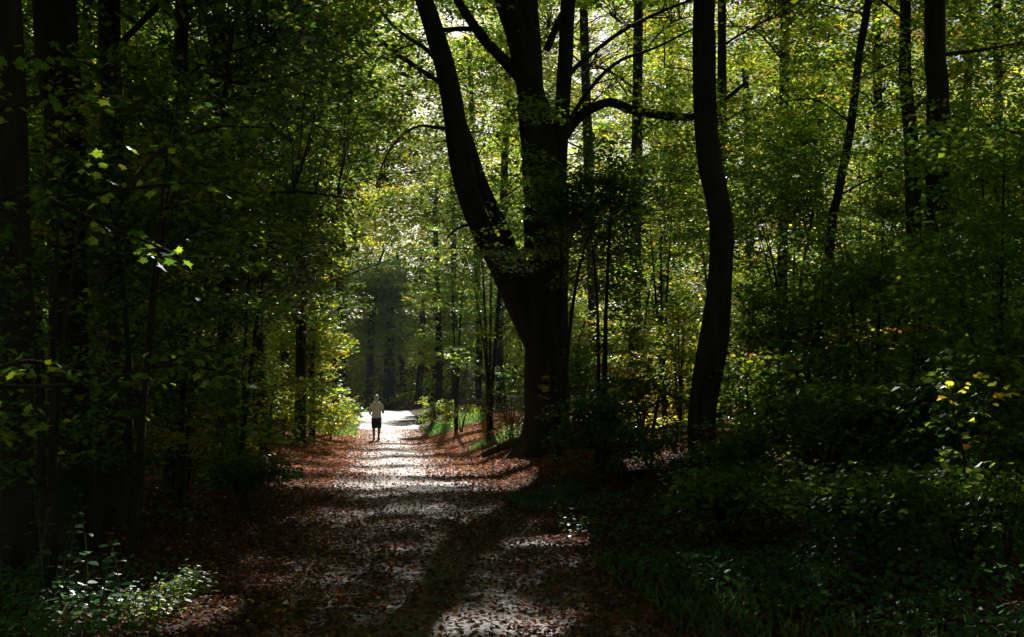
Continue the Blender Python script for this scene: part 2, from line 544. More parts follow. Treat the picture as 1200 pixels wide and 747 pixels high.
def add_limbs(parent, ls, bark, name='limb'):
    for p, r in ls:
        mb = MB(); mb.add(*tube(p, r, 6, .1, 3)); mb.build(name, bark, parent)


# ---- trees of the wood. axis: photo points of the trunk at distance d; it then climbs to height H
COUNT = [0]


def tree(name, label, d, axis, w, H, vols, cat='tree', bark=BARK, L=.12, per=42, sr=.75, tint=(.42, .22), limbs=(4, 12, 8, 3.0),
         flare=(.8, .5, 5), group=None, sides=12, base=None, clump=.49, gap=1.0, mat=LEAF, limb_rad=.05, shape=RHO, low=.5, tilt=.45,
         show_limbs=True):
    COUNT[0] += 1
    rg = np.random.default_rng(1000 + COUNT[0])
    if axis[0][0] < 340: tint = (tint[0] - .14, tint[1])  # darker leaf tint on the left, standing in for shade
    pts = [at(px, py, d) for (px, py) in axis]
    rad = [x / 2 * d / F for x in w]
    x0, y0 = pts[0][0], d
    g = float(height(x0, y0))
    if pts[0][2] > g - .1:
        pts.insert(0, np.array([x0, d, g - .12])); rad.insert(0, rad[0] * 1.02)
    else:
        pts[0][2] = g - .12
    for i in range(1, len(pts)):
        pts[i][1] += rg.normal(0, .06)
    top = pts[-1]
    if top[2] < H:
        dirx = np.clip((pts[-1][0] - pts[-2][0]) / max(pts[-1][2] - pts[-2][2], .5), -.12, .12)
        for f in (.5, 1.0):
            z = top[2] + (H - top[2]) * f
            pts.append(np.array([top[0] + dirx * (z - top[2]) + rg.normal(0, .15), d + rg.normal(0, .3), z]))
            rad.append(rad[len(rad) - 1] * (.62 if f < 1 else .25))
    t = empty(name, (x0, y0, g), label, cat, group)
    tr = stem(t, pts, rad, bark, sides + 4, 56, .08, flare, seed=COUNT[0])
    ls = limb_set(tr, limbs[0], limbs[1], limbs[2], limbs[3], rg, rad=limb_rad) if limbs[2] else []
    if show_limbs:
        add_limbs(t, ls, bark)
    V = []
    for v in vols:
        if len(v) == 4:       # z centre, horizontal radius, vertical radius, n  round the trunk
            i = int(np.argmin(np.abs(tr[:, 2] - v[0])))
            V.append((tr[i][0], tr[i][1], v[0], v[1], v[1], v[2], v[3]))
        else:
            V.append(v)
    i0 = int(np.argmin(np.abs(tr[:, 2] - max(g + 1.0, limbs[0] - 1.5))))
    if H > 17:
        TALL.append((t, np.vstack([tr[-14:]] + [p for p, r in ls])))
    if V:
        k_ = 1.25 if d > 24 else 1.0
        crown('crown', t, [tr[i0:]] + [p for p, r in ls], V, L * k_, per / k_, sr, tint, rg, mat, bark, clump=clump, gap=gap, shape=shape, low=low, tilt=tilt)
    return t


# ------------------------------------------------------------------ the big beech
def beech():
    d = 24.0
    rg = np.random.default_rng(77)
    g = ground(652, 538)
    b = at(654, 538, d); gz = float(height(b[0], d))
    t = empty('beech_tree', (b[0], d, gz), 'massive dark many stemmed beech on the bank right of the path', 'tree')
    P = lambda l: [at(x, y, d) for x, y in l]
    W = lambda l: [x / 2 * d / F for x in l]
    base = P([(642, 545), (641, 500), (640, 430), (639, 350), (640, 270), (635, 195), (624, 120)])
    base[0][2] = gz - .2
    tr = stem(t, base, W([58, 52, 51, 53, 53, 46, 37]), BEECH, 22, 44, .07, (1.1, .55, 6), seed=1)
    limbs = []

    def lim(pl, wl, name='limb', n=22, dy=None, sides=9):
        p = P(pl)
        if dy:
            for k, q in enumerate(p):
                q[1] += dy * k / (len(p) - 1)
        limbs.append(stem(t, p, W(wl), BEECH, sides, n, .06, None, name, seed=len(limbs) + 3))

    def ext(pl, wl, up, dx, k=.3, **kw):
        (x, y) = pl[-1]
        lim(pl + [(x + dx * .5, y - up * .5), (x + dx, y - up)], wl + [wl[-1] * .7, wl[-1] * k], **kw)

    ext([(626, 125), (616, 80), (606, 40), (592, 0)], [34, 30, 28, 26], 170, -40, sides=12)
    ext([(622, 110), (622, 70), (620, 30), (618, 0)], [30, 28, 27, 26], 190, 10, dy=.6, sides=12)
    ext([(640, 415), (616, 372), (598, 335), (576, 290), (556, 250), (541, 195), (531, 125), (520, 75), (504, 25), (496, 0)],
        [38, 34, 31, 28, 26, 27, 25, 24, 22, 20], 170, -40, n=40, dy=-.8, sides=12)
    ext([(640, 385), (612, 330), (590, 270), (566, 215), (552, 170)], [26, 22, 18, 15, 13], 120, -40, dy=.9)
    ext([(652, 215), (656, 160), (660, 110), (663, 60), (666, 0)], [24, 20, 18, 18, 18], 180, 25, sides=10)
    lim([(648, 185), (661, 160), (676, 140), (694, 127), (716, 120), (735, 127), (755, 132), (785, 136), (812, 137), (840, 125), (875, 96)],
        [14, 14, 13, 12, 11, 12, 11, 10, 9, 7, 4], n=34)
    lim([(660, 100), (672, 82), (695, 62), (721, 42), (745, 28), (770, 16), (810, 0)], [7, 6, 5, 5, 4, 4, 3])
    lim([(662, 150), (690, 110), (720, 85), (760, 75), (800, 60)], [6, 5, 4, 3, 2], dy=-1.5)
    lim([(612, 92), (598, 78), (582, 62), (566, 45), (550, 22), (533, -5), (505, -60)], [18, 15, 13, 12, 11, 10, 6])
    lim([(522, 98), (508, 90), (480, 70), (462, 56), (450, 45), (430, 22), (412, 2), (380, -30)], [8, 6, 6, 5, 5, 4, 4, 2], dy=1)
    lim([(518, 80), (500, 62), (470, 45), (445, 20), (425, -5)], [6, 5, 4, 4, 3], dy=-1)
    lim([(540, 150), (523, 150), (505, 147), (490, 145), (470, 155), (455, 172), (445, 190), (438, 215)], [6, 5, 4, 3, 3, 2, 2, 1], dy=.5)
    lim([(560, 35), (540, 34), (515, 36)], [7, 6, 5])
    lim([(640, 60), (660, 20), (690, -20), (730, -60)], [9, 8, 7, 4], dy=-1)
    lim([(634, 330), (622, 322), (606, 330), (590, 352)], [9, 6, 4, 2], dy=-2.2)
    lim([(645, 300), (655, 275), (668, 268), (684, 280)], [9, 6, 4, 2], dy=-2.4)
    lim([(572, 285), (560, 272), (545, 275), (530, 292)], [7, 5, 3, 2], dy=-1.8)
    x, y, z = b[0], d, gz
    vols = [(x - .5, d + 3.2, 11.5, 5.2, 3.4, 3.2, 250), (x - 1.5, d + 1, 17, 6, 5.5, 3.5, 420), (x - 3.4, d + 3, 8.0, 1.7, 2.0, 2.2, 110),
            (x + 2.8, d + .5, 7.2, 2.4, 2.4, 2.0, 150), (x + .7, d - 2.0, 4.7, 1.0, .6, .8, 34), (x - .9, d - 2.0, 3.7, .8, .5, .8, 30), (x - 2.1, d - 2.0, 5.0, .8, .5, .9, 30)]
    crown('crown', t, limbs, vols, .115, 40, .7, (.45, .15), rg, LEAF, BEECH, clump=.47)
    # small leafy shoots low on the bole, one of them yellow
    return t


beech()

# ------------------------------------------------------------------ named trunks of the photo
DENSE = dict(per=46, sr=.8, L=.14)
tree('tall_tree', 'dark sinuous trunk with a side fork standing right of the big beech', 15,
     [(832, 606), (826, 545), (823, 480), (835, 400), (844, 335), (843, 260), (831, 190), (826, 120), (825, 40), (825, 0)],
     [50, 36, 32, 35, 29, 28, 29, 28, 27, 26], 21, [(15.5, 4.5, 4, 420), (10.6, 3.5, 1.6, 130), (18, 5, 3, 260)], limbs=(8.5, 17, 9, 3.2), flare=(.7, .35, 5), **DENSE)
tree('tall_tree', 'straight thick upright trunk right of the leaning thin stem', 20, [(1098, 560), (1098, 300), (1097, 120), (1097, 0)], [30, 27, 26, 25], 24,
     [(18, 5, 4, 420)], limbs=(8, 20, 9, 3.4), **DENSE)
tree('tall_tree', 'slimmer upright trunk just left of the thick straight one', 27, [(1074, 540), (1068, 200), (1061, 90), (1059, 0)], [20, 17, 15, 13], 22,
     [(17, 4.6, 4, 320), (11, 3.0, 1.6, 50)], limbs=(8, 18, 8, 3), tint=(.5, .15), **{**DENSE, 'L': .12})
tree('leaning_tree', 'thin leaning stem with a left fork, slanting up to the right', 22,
     [(962, 480), (973, 280), (983, 225), (997, 150), (1008, 65), (1019, 0)], [13, 11, 10, 10, 9, 9], 15,
     [(12, 2.4, 2.0, 90), (7.5, 2.0, 1.4, 40)], limbs=(5, 12, 6, 2.0), limb_rad=.03, L=.11)
tree('tall_tree', 'thin pole straight trunk nearest the upper right edge', 28, [(1170, 520), (1169, 200), (1168, 0)], [13, 11, 10], 20,
     [(15, 4, 4.5, 330), (9, 3.2, 2.4, 150)], limbs=(7, 16, 8, 2.8), tint=(.44, .24))
tree('tall_tree', 'faint thin trunk just behind the sinuous trunk fork', 32, [(850, 500), (847, 200), (845, 0)], [14, 12, 10], 20,
     [(15, 4, 4, 300), (9.5, 3.4, 2.6, 200)], limbs=(6, 16, 8, 2.8), tint=(.48, .25))
tree('tall_tree', 'slender trunk in the sunlit gap right of the beech', 36, [(742, 500), (745, 250), (748, 0)], [15, 13, 11], 21,
     [(14.5, 4.4, 4, 330), (9, 3.6, 2.6, 220)], limbs=(5, 17, 8, 3), tint=(.52, .24))
tree('tall_tree', 'distant slender trunk showing between the beech stems', 44, [(700, 492), (690, 200), (684, 0)], [14, 12, 10], 22,
     [(15.5, 4.8, 5, 380), (8.5, 3.6, 2.4, 200)], limbs=(6, 17, 8, 3), tint=(.62, .15))
tree('tall_tree', 'slender trunk in shade between the leaning stem and the sinuous one', 34, [(915, 500), (918, 250), (921, 0)], [14, 12, 11], 22,
     [(15.5, 4.6, 4.6, 380), (9, 3.8, 2.6, 240)], limbs=(5, 17, 8, 3), tint=(.44, .25))
tree('tall_tree', 'pale barked slim trunk right of the leaning stem', 38, [(1035, 500), (1030, 250), (1027, 0)], [13, 11, 10], 22,
     [(15.5, 4.6, 4.6, 360), (9.5, 3.8, 3, 240)], limbs=(5, 17, 8, 3), tint=(.48, .25))
tree('tall_tree', 'slim trunk behind the thick straight one, leaning right at top', 36, [(1125, 510), (1128, 200), (1140, 0)], [12, 11, 9], 21,
     [(15.5, 4.6, 4.6, 360), (9.5, 3.8, 3, 240)], limbs=(5, 17, 8, 3), tint=(.44, .25))
tree('tall_tree', 'trunk at the right rim of the wood behind low yellow leaves', 24, [(1215, 520), (1212, 200), (1210, 0)], [18, 16, 14], 21,
     [(15, 4.6, 4.6, 380), (8, 3.2, 2.6, 190)], limbs=(5, 17, 8, 3), tint=(.4, .22))
# left of the path
tree('tall_tree', 'broad mossy trunk, widest of those left of the path', 11, [(88, 640), (86, 500), (80, 300), (70, 120), (62, 0)], [48, 43, 44, 46, 50], 22,
     [(15, 5, 4, 460), (9.5, 4, 2.5, 220), (18, 5, 2.5, 200)], bark=MOSSY, limbs=(7, 18, 9, 3.4), **DENSE)
tree('tall_tree', 'brown straight trunk just right of the broad mossy one', 13, [(132, 612), (132, 450), (130, 200), (129, 0)], [36, 33, 28, 25], 21,
     [(14, 4.5, 4, 380), (8, 3.5, 2.2, 190)], limbs=(5, 17, 9, 3.2), **DENSE)
tree('tall_tree', 'dark trunk at the left rim behind the maple leaves', 9.5, [(25, 670), (22, 450), (15, 200), (5, 0)], [40, 36, 34, 32], 18,
     [(12, 4, 3.5, 280), (7, 3, 1.6, 120)], limbs=(5, 14, 8, 2.8), **DENSE)
tree('tall_tree', 'dim narrow trunk in deep shade right of the brown trunk', 17, [(205, 580), (208, 300), (212, 0)], [22, 19, 16], 20,
     [(14, 4.6, 4, 400), (7.5, 3.4, 2.6, 280), (4.2, 2.2, 1.4, 120)], limbs=(3.5, 16, 9, 3), **DENSE)
tree('tall_tree', 'dim narrow trunk in deep shade left of the low verge bush', 21, [(262, 560), (262, 300), (258, 0)], [19, 17, 14], 20,
     [(14.5, 4.8, 4.2, 420), (8, 3.6, 3, 320), (4.2, 2.2, 1.4, 130)], limbs=(3.5, 16, 9, 3), tint=(.5, .17), **DENSE)
tree('tall_tree', 'dark post like trunk beside the sunlit bush left of the path', 33, [(351, 515), (352, 420), (351, 250), (346, 0)], [14, 12, 11, 9], 21,
     [(15, 4.6, 4.2, 420), (9, 3.4, 3.0, 300), (5.0, 2.0, 1.2, 90)], limbs=(4, 17, 9, 2.8), tint=(.5, .15))
tree('tall_tree', 'slim trunk in shade behind and left of the post like trunk', 27, [(305, 530), (300, 300), (292, 0)], [14, 12, 10], 20,
     [(14.5, 4.6, 4.2, 420), (8.5, 3.4, 3.2, 330), (4, 2, 1.3, 110)], limbs=(4, 16, 9, 2.8), tint=(.48, .17))
tree('tall_tree', 'shaded trunk deep in the wood between the mossy and brown trunks', 26, [(110, 540), (108, 300), (104, 0)], [17, 15, 13], 21,
     [(14.5, 5, 4.2, 460), (8, 4, 3.5, 400), (3.6, 3, 1.6, 160)], limbs=(3.5, 17, 9, 3.2), **DENSE)
tree('tall_tree', 'shaded trunk deep in the wood beyond the left rim', 24, [(-20, 540), (-24, 300), (-30, 0)], [18, 16, 14], 21,
     [(14.5, 5, 4.2, 420), (8, 4, 3.5, 350), (3.6, 3, 1.6, 130)], limbs=(3.5, 17, 9, 3.2), **DENSE)
tree('tall_tree', 'shaded trunk far back in the left wood', 36, [(190, 510), (192, 300), (196, 0)], [13, 12, 10], 22,
     [(15.5, 5.2, 4.6, 480), (8.5, 4.4, 4, 420), (3.6, 3, 1.6, 140)], limbs=(3.5, 18, 9, 3.4), **DENSE)
tree('tall_tree', 'shaded trunk far back, behind the maple sprays', 38, [(40, 510), (42, 300), (46, 0)], [13, 12, 10], 22,
     [(15.5, 5.2, 4.6, 480), (8.5, 4.4, 4, 420), (3.6, 3, 1.6, 140)], limbs=(3.5, 18, 9, 3.4), **DENSE)
# the sunlit young trees left of the path
tree('young_tree', 'sunlit layered young tree overhanging the left of the path', 37, [(366, 508), (366, 400), (370, 300)], [7, 6, 5], 7.5,
     [(1.8, 1.6, 1.3, 120), (4.2, 1.8, 1.3, 150), (6.6, 1.6, 1.5, 150)], limbs=(1.2, 7, 8, 1.6), L=.13, tint=(.62, .14), gap=0, limb_rad=.025, clump=.42, sr=.6)
tree('young_tree', 'taller sunlit tree behind the layered young one', 45, [(392, 500), (398, 350), (402, 100)], [10, 9, 7], 14,
     [(4, 1.8, 1.6, 80), (7, 2.1, 1.8, 130), (10.5, 2.3, 2.2, 170), (13.5, 2.2, 1.5, 90)], limbs=(2, 13, 10, 2.0), L=.12, tint=(.62, .15), gap=.8, limb_rad=.03)
tree('young_tree', 'sunlit tree on the far right of the path beyond the walker', 62, [(515, 492), (514, 380), (510, 250)], [8, 7, 6], 14,
     [(4.5, 1.8, 1.2, 80), (8.2, 2.6, 2.0, 160), (12, 2.8, 2.2, 170)], limbs=(3, 13, 9, 2.2), L=.15, tint=(.6, .15), gap=1)

# ---- trunks at the end of the path
FAR = [(402, 96, 8, 'farthest left of the trunks at the end of the path'), (432, 94, 9, 'grey trunk straight above the walker where the path ends'),
       (455, 97, 13, 'thickest of the dark trunks where the path ends'), (474, 104, 7, 'thin trunk right of the thickest one where the path ends'),
       (490, 92, 8, 'dark trunk on the right kerb of the far path'), (508, 98, 7, 'thin bare trunk right of the far path'),
       (533, 84, 8, 'dark trunk amid far green bushes right of the path'), (560, 68, 8, 'thin trunk far behind the left stem of the beech'),
       (588, 52, 11, 'shaded trunk close behind the left side of the beech'), (780, 52, 12, 'thin trunk far behind the red leaved shrub'),
       (880, 56, 11, 'thin trunk far right of the sinuous one'), (960, 54, 11, 'thin trunk far behind the leaning stem'),
       (1085, 60, 11, 'thin trunk far behind the thick straight one'), (330, 58, 10, 'thin trunk far left behind the post like trunk'),
       (270, 52, 10, 'thin trunk far back left of the sunlit bush'), (150, 56, 10, 'thin trunk far back behind the brown trunk'),
       (20, 58, 10, 'thin trunk far back at the left rim'), (365, 66, 9, 'thin trunk behind the sunlit young trees')]
for (px, d, w, lab) in FAR:
    x = px
    left = px < 430
    mid = 400 < px < 520
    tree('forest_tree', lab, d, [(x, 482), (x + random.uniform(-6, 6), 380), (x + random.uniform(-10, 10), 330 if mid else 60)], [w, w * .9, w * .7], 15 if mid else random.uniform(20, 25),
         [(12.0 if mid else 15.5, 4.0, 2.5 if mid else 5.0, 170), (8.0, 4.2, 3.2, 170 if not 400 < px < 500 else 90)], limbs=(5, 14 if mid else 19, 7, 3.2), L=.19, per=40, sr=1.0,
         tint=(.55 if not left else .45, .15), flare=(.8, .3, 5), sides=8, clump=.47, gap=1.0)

# ---- unseen trees added round the camera against sky light: their crowns close the roof
for (x, y, lab) in [(-5.5, 3, 'unseen tree added to shade the left of the path nearest the camera'), (5.5, 4, 'unseen tree added to shade the right of the path nearest the camera'),
                    (-4, -7, 'unseen shading tree added behind the camera left of the path'), (6, -6, 'unseen shading tree added behind the camera right of the path'),
                    (11, 9, 'unseen shading tree added right of the camera past the green ground cover'), (-11, 6, 'unseen shading tree added left of the camera past the nettles'),
                    (1, -14, 'unseen shading tree added straight behind the camera against sky light')]:
    COUNT[0] += 1
    rg = np.random.default_rng(1000 + COUNT[0])
    g = float(height(x, y))
    t = empty('shading_tree', (x, y, g), lab, 'tree', None)
    tr = stem(t, [(x, y, g - .1), (x + .1, y, 6), (x, y + .1, 12), (x + .2, y, 18)], [.28, .22, .16, .05], BARK, 10, 30, .05, (.8, .4, 5))
    ls = limb_set(tr, 6, 16, 8, 3.4, rg)
    add_limbs(t, ls, BARK)
    crown('crown', t, [tr[10:]] + [p for p, r in ls], [(x, y, 13, 7, 7, 4, 900)], .27, 34, 1.1, (.4, .12), rg, clump=.42)


# ------------------------------------------------------------------ understory
def shrub(name, label, px, d, hgt, rx, n, tint=(.4, .15), L=.09, per=34, sr=.42, mat=LEAF, ry=None, z0=.25, stems=5, gap=1.0, low=.5,
          cat='bush', group=None, clump=.42, shape=RHO, tilt=.5, bark=BARK, x=None):
    COUNT[0] += 1
    rg = np.random.default_rng(1000 + COUNT[0])
    x = atx(px, d) if x is None else x
    g = float(height(x, d))
    t = empty(name, (x, d, g), label, cat, group)
    ls = []
    mb = MB()
    for k in range(stems):
        a = k * 2.4 + rg.normal(0, .4); q = rx * rg.uniform(.2, .75)
        e = np.array([x + math.cos(a) * q, d + math.sin(a) * q, g + hgt * rg.uniform(.7, .98)])
        m = np.array([x + math.cos(a) * q * .35, d + math.sin(a) * q * .35, g + hgt * .45])
        p, r = resample([[x + rg.normal(0, .05), d + rg.normal(0, .05), g - .06], m, e], [.012 + .006 * hgt, .010 + .003 * hgt, .004], 10)
        mb.add(*tube(p, r, 5, .1, k)); ls.append(p[2:])
    mb.build('stem', bark, t)
    ry = ry or rx
    V = [(x, d, g + z0 + (hgt - z0) * .5, rx, ry, (hgt - z0) * .55, int(n * .7)), (x, d, g + z0 + (hgt - z0) * .72, rx * .8, ry * .8, (hgt - z0) * .3, int(n * .3))]
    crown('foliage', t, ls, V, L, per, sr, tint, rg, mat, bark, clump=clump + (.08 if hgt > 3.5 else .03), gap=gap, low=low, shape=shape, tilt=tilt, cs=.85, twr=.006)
    return t


B = 'bush'
SHRUBS = [  # shade is put into the leaf tint: lower for the dim plants
    # right of the path
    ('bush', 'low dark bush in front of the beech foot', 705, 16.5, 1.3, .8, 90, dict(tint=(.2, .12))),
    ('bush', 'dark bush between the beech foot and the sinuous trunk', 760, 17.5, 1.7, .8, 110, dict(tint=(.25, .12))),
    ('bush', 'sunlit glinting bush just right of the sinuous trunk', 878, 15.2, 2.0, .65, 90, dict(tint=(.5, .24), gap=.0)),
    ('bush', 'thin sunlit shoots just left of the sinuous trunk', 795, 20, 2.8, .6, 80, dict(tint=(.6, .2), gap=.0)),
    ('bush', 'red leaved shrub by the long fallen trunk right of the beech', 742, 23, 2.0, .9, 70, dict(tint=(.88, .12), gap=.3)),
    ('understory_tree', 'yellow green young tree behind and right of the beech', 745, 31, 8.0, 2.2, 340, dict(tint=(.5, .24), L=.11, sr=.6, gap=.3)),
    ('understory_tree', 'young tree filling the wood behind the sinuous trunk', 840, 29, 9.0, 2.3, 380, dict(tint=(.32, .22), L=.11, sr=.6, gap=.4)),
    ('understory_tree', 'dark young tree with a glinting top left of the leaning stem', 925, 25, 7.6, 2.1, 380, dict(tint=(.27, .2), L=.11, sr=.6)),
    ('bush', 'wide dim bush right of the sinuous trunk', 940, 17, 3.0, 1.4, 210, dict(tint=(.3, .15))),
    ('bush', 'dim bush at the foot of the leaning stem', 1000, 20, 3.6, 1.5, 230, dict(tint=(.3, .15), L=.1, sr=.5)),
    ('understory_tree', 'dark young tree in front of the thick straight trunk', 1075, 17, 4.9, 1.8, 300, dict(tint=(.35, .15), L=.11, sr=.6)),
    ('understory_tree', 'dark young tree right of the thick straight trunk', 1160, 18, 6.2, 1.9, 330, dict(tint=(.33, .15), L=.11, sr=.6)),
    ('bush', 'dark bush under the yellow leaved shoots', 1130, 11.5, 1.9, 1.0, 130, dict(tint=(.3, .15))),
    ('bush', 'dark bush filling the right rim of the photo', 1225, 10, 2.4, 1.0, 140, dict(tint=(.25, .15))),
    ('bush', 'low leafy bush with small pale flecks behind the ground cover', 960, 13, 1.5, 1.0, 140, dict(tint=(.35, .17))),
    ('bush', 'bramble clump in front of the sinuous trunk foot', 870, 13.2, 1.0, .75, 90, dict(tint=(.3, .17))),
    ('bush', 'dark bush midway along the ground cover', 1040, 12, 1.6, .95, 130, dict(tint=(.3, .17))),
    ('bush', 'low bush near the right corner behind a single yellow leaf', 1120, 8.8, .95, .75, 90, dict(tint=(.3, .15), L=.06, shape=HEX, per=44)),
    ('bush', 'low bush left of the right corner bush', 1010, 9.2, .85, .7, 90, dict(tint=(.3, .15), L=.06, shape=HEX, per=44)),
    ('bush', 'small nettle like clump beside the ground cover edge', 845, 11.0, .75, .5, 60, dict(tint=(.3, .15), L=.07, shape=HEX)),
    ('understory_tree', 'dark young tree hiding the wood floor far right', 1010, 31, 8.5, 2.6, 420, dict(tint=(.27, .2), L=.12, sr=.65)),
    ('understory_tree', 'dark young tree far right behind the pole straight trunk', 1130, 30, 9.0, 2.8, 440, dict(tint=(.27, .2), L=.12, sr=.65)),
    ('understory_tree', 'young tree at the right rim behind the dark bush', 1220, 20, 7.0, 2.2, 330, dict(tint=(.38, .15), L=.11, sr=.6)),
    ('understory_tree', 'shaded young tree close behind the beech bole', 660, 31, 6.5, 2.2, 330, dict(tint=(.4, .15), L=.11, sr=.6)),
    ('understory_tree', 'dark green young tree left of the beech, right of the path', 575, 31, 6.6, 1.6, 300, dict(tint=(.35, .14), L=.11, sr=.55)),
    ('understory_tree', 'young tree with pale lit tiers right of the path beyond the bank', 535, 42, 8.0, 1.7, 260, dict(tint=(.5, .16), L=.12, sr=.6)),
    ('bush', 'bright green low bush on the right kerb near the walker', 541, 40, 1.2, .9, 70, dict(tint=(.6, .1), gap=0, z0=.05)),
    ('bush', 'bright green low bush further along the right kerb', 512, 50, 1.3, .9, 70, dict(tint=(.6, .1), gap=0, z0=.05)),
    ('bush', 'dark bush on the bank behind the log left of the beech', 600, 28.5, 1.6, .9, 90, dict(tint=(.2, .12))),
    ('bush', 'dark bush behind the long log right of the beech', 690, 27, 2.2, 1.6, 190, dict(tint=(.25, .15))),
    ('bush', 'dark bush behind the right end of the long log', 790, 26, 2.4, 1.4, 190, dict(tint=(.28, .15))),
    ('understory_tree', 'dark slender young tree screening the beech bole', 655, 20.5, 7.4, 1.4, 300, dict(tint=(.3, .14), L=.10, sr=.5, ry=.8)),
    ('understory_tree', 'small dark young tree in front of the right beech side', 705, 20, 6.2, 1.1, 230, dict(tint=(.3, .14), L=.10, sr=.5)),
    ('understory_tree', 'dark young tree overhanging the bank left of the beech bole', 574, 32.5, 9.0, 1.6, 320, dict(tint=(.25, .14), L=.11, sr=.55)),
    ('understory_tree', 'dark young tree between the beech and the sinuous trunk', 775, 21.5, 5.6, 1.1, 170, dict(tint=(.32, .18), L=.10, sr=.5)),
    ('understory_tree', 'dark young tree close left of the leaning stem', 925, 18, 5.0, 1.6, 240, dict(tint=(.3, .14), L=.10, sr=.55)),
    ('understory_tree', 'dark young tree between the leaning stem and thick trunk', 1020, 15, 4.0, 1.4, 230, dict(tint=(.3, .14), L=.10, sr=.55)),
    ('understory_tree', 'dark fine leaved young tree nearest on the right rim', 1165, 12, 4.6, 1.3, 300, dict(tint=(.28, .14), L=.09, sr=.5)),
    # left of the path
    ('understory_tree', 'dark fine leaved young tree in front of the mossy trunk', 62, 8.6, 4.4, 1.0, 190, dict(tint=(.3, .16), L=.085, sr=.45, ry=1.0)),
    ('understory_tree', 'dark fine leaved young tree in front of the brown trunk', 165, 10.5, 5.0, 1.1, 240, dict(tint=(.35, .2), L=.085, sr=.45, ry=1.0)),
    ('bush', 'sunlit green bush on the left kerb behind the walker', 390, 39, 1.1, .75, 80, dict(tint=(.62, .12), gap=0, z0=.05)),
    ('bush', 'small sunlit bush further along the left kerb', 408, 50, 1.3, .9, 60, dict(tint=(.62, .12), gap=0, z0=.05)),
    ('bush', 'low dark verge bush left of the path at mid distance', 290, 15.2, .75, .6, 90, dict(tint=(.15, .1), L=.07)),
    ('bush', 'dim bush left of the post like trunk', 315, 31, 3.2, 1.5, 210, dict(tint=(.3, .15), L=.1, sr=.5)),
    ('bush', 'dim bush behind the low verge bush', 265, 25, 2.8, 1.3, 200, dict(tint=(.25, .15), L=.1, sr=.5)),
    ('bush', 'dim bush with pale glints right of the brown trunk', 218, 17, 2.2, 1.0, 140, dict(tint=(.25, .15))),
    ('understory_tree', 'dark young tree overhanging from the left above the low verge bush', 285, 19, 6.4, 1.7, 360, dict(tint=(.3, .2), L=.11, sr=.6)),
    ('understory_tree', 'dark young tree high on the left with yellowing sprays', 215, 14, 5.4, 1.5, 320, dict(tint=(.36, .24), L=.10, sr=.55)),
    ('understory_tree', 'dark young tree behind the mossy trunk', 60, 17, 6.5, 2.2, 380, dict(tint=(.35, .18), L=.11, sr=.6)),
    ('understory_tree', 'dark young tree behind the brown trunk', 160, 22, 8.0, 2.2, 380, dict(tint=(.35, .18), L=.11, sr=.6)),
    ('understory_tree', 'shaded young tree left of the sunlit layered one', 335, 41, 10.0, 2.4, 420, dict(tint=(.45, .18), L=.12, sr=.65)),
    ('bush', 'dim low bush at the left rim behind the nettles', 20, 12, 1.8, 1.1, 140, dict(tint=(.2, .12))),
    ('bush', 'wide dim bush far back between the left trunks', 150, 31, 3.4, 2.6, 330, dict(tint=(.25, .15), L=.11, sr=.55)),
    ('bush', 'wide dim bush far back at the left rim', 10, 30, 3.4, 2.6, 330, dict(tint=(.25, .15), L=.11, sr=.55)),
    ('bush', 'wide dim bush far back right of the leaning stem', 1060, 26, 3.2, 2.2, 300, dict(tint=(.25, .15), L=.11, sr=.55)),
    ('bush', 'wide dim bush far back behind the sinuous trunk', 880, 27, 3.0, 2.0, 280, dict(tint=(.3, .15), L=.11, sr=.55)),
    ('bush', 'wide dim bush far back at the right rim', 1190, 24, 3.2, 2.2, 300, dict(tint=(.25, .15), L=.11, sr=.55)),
]
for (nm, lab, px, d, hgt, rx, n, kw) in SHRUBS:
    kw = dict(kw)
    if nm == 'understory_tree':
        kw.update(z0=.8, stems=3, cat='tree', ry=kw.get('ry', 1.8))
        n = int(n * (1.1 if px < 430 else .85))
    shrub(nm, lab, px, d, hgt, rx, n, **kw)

# yellow leaved shoots right, and single plants in the foreground
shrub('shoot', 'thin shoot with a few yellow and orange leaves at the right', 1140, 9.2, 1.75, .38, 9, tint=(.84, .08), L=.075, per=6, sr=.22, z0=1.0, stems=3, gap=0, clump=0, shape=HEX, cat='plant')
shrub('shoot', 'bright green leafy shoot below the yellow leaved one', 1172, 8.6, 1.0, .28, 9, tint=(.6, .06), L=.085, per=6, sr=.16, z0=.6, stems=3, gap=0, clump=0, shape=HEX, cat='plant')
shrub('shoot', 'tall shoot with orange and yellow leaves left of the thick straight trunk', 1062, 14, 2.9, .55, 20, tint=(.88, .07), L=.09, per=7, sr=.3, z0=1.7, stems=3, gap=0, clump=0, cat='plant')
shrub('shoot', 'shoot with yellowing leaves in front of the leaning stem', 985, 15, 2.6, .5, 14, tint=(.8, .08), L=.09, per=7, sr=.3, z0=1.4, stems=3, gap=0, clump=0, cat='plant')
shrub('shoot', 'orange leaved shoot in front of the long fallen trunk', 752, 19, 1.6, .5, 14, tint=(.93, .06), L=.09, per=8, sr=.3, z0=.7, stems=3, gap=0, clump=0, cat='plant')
shrub('shoot', 'small shoot bearing a yellow tuft low on the beech bole', 640, 22.6, 1.75, .22, 7, tint=(.84, .06), L=.09, per=8, sr=.16, z0=1.1, stems=2, gap=0, clump=0, cat='plant')


